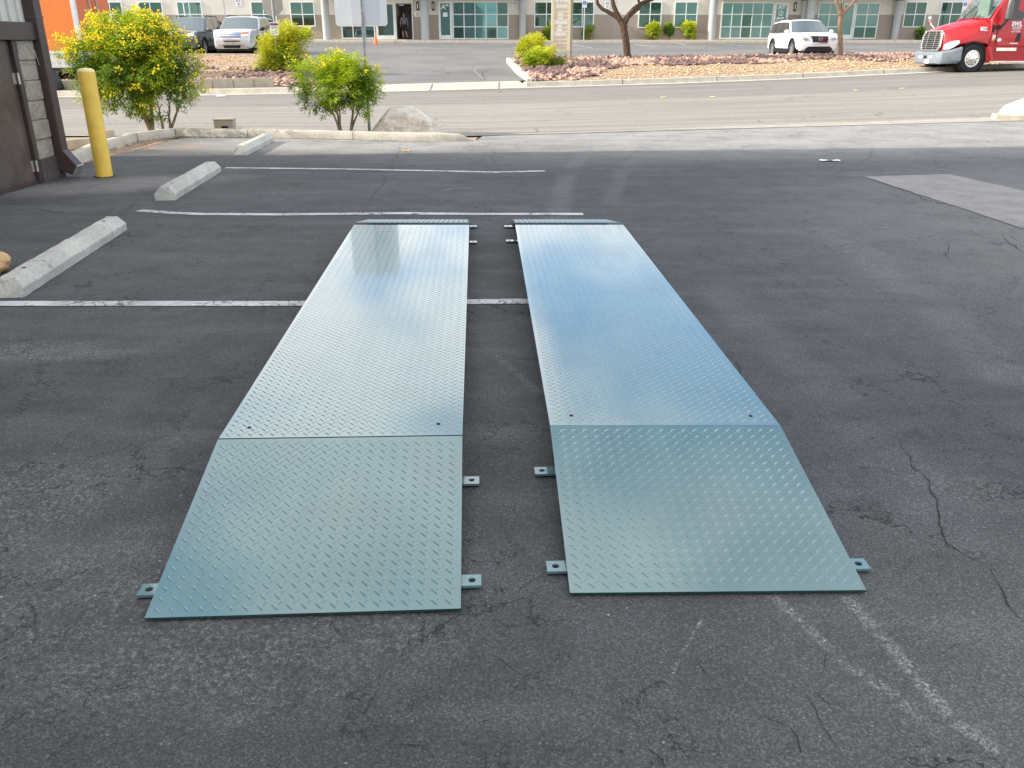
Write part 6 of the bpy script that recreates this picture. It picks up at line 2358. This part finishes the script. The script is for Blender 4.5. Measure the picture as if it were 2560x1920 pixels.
tree("slim tan-barked tree bare below, beside the white SUV", 2102, 157, [(2102, 159, 7.5), (2102, 140, 6.4), (2101, 100, 5.8), (2100, 60, 5.8), (2103, 38, 6.5)],
     [[(2103, 42, 5.6), (2097, 20, 4.6), (2090, 4, 4.0), (2086, -14, 3.6), (2070, -70, 2)], [(2103, 36, 4), (2106, 16, 3.5), (2108, -6, 3.0), (2115, -60, 2)], [(2104, 40, 5.0), (2112, 28, 4.2), (2122, 18, 3.6), (2134, 4, 3.0), (2150, -12, 2.4), (2170, -50, 1.5)]],
     M['bark_l'], cr2, 900, 33, [M['leaf_b'], M['leaf_a'], M['leaf_a']])

# ================================================================== SKY AND SUN
SUN_EL = math.atan(.49 / math.hypot(1, .12))
sun_from = Vector((-1, -.09, .49)).normalized()
ld = bpy.data.lights.new("sun", 'SUN')
ld.energy = 4.5
ld.angle = math.radians(.53)
ld.color = (1.0, .93, .82)
so = bpy.data.objects.new("sun", ld)
so.rotation_euler = (-sun_from).to_track_quat('-Z', 'Y').to_euler()
so.location = (-20, 0, 20)
COL.objects.link(so)
w = bpy.data.worlds.new("World")
sc.world = w
w.use_nodes = True
nt = w.node_tree
nt.nodes.clear()
N_ = lambda typ: nt.nodes.new(typ)
sky = N_('ShaderNodeTexSky')
sky.sky_type = 'NISHITA'
sky.sun_disc = False
sky.sun_elevation = SUN_EL
sky.sun_rotation = math.atan2(sun_from.x, sun_from.y) % (2 * PI)
sky.air_density, sky.dust_density, sky.ozone_density = 1.0, .3, 2.0
tc = N_('ShaderNodeTexCoord')
sep = N_('ShaderNodeSeparateXYZ')
nt.links.new(tc.outputs['Generated'], sep.inputs[0])


def wm(op, a, b):
    n = N_('ShaderNodeMath'); n.operation = op
    for i, v in enumerate((a, b)):
        if isinstance(v, bpy.types.NodeSocket): nt.links.new(v, n.inputs[i])
        else: n.inputs[i].default_value = v
    return n.outputs[0]


zc = wm('ADD', wm('MAXIMUM', sep.outputs[2], 0.0), .22)
cx, cy = wm('DIVIDE', sep.outputs[0], zc), wm('DIVIDE', sep.outputs[1], zc)
comb = N_('ShaderNodeCombineXYZ')
nt.links.new(cx, comb.inputs[0]); nt.links.new(cy, comb.inputs[1])
comb.inputs[2].default_value = 3.3
no = N_('ShaderNodeTexNoise')
no.inputs['Scale'].default_value = 2.1
no.inputs['Detail'].default_value = 7
no.inputs['Roughness'].default_value = .52
no.inputs['Distortion'].default_value = .3
nt.links.new(comb.outputs[0], no.inputs['Vector'])
mr = N_('ShaderNodeMapRange'); mr.interpolation_type = 'SMOOTHSTEP'
nt.links.new(wm('ADD', no.outputs['Fac'], wm('ADD', .05, wm('MULTIPLY', wm('MINIMUM', wm('MAXIMUM', wm('MULTIPLY', cx, -1.0), -.115), .03), wm('MINIMUM', wm('MAXIMUM', wm('MULTIPLY', wm('SUBTRACT', cy, .75), 2.0), 0.0), 1.0)))), mr.inputs['Value'])
mr.inputs['From Min'].default_value = .40; mr.inputs['From Max'].default_value = .62
mr.inputs['To Min'].default_value = .06; mr.inputs['To Max'].default_value = .85
mx = N_('ShaderNodeMix'); mx.data_type = 'RGBA'
nt.links.new(mr.outputs[0], mx.inputs[0])
tint = N_('ShaderNodeMix'); tint.data_type = 'RGBA'; tint.blend_type = 'MULTIPLY'
tint.inputs[0].default_value = 1.0
nt.links.new(sky.outputs[0], tint.inputs[6])
tint.inputs[7].default_value = (.92, 1.22, 1.44, 1)
nt.links.new(tint.outputs[2], mx.inputs[6])
mx.inputs[7].default_value = (9.3, 9.0, 8.6, 1)
bg = N_('ShaderNodeBackground')
nt.links.new(mx.outputs[2], bg.inputs['Color'])
bg.inputs['Strength'].default_value = .14
wo = N_('ShaderNodeOutputWorld')
nt.links.new(bg.outputs[0], wo.inputs['Surface'])

sc.view_settings.view_transform = 'Standard'
sc.view_settings.look = 'None'
sc.view_settings.exposure = 0.68
sc.view_settings.gamma = 1.0
sc.cycles.max_bounces = 8
sc.cycles.use_denoising = True
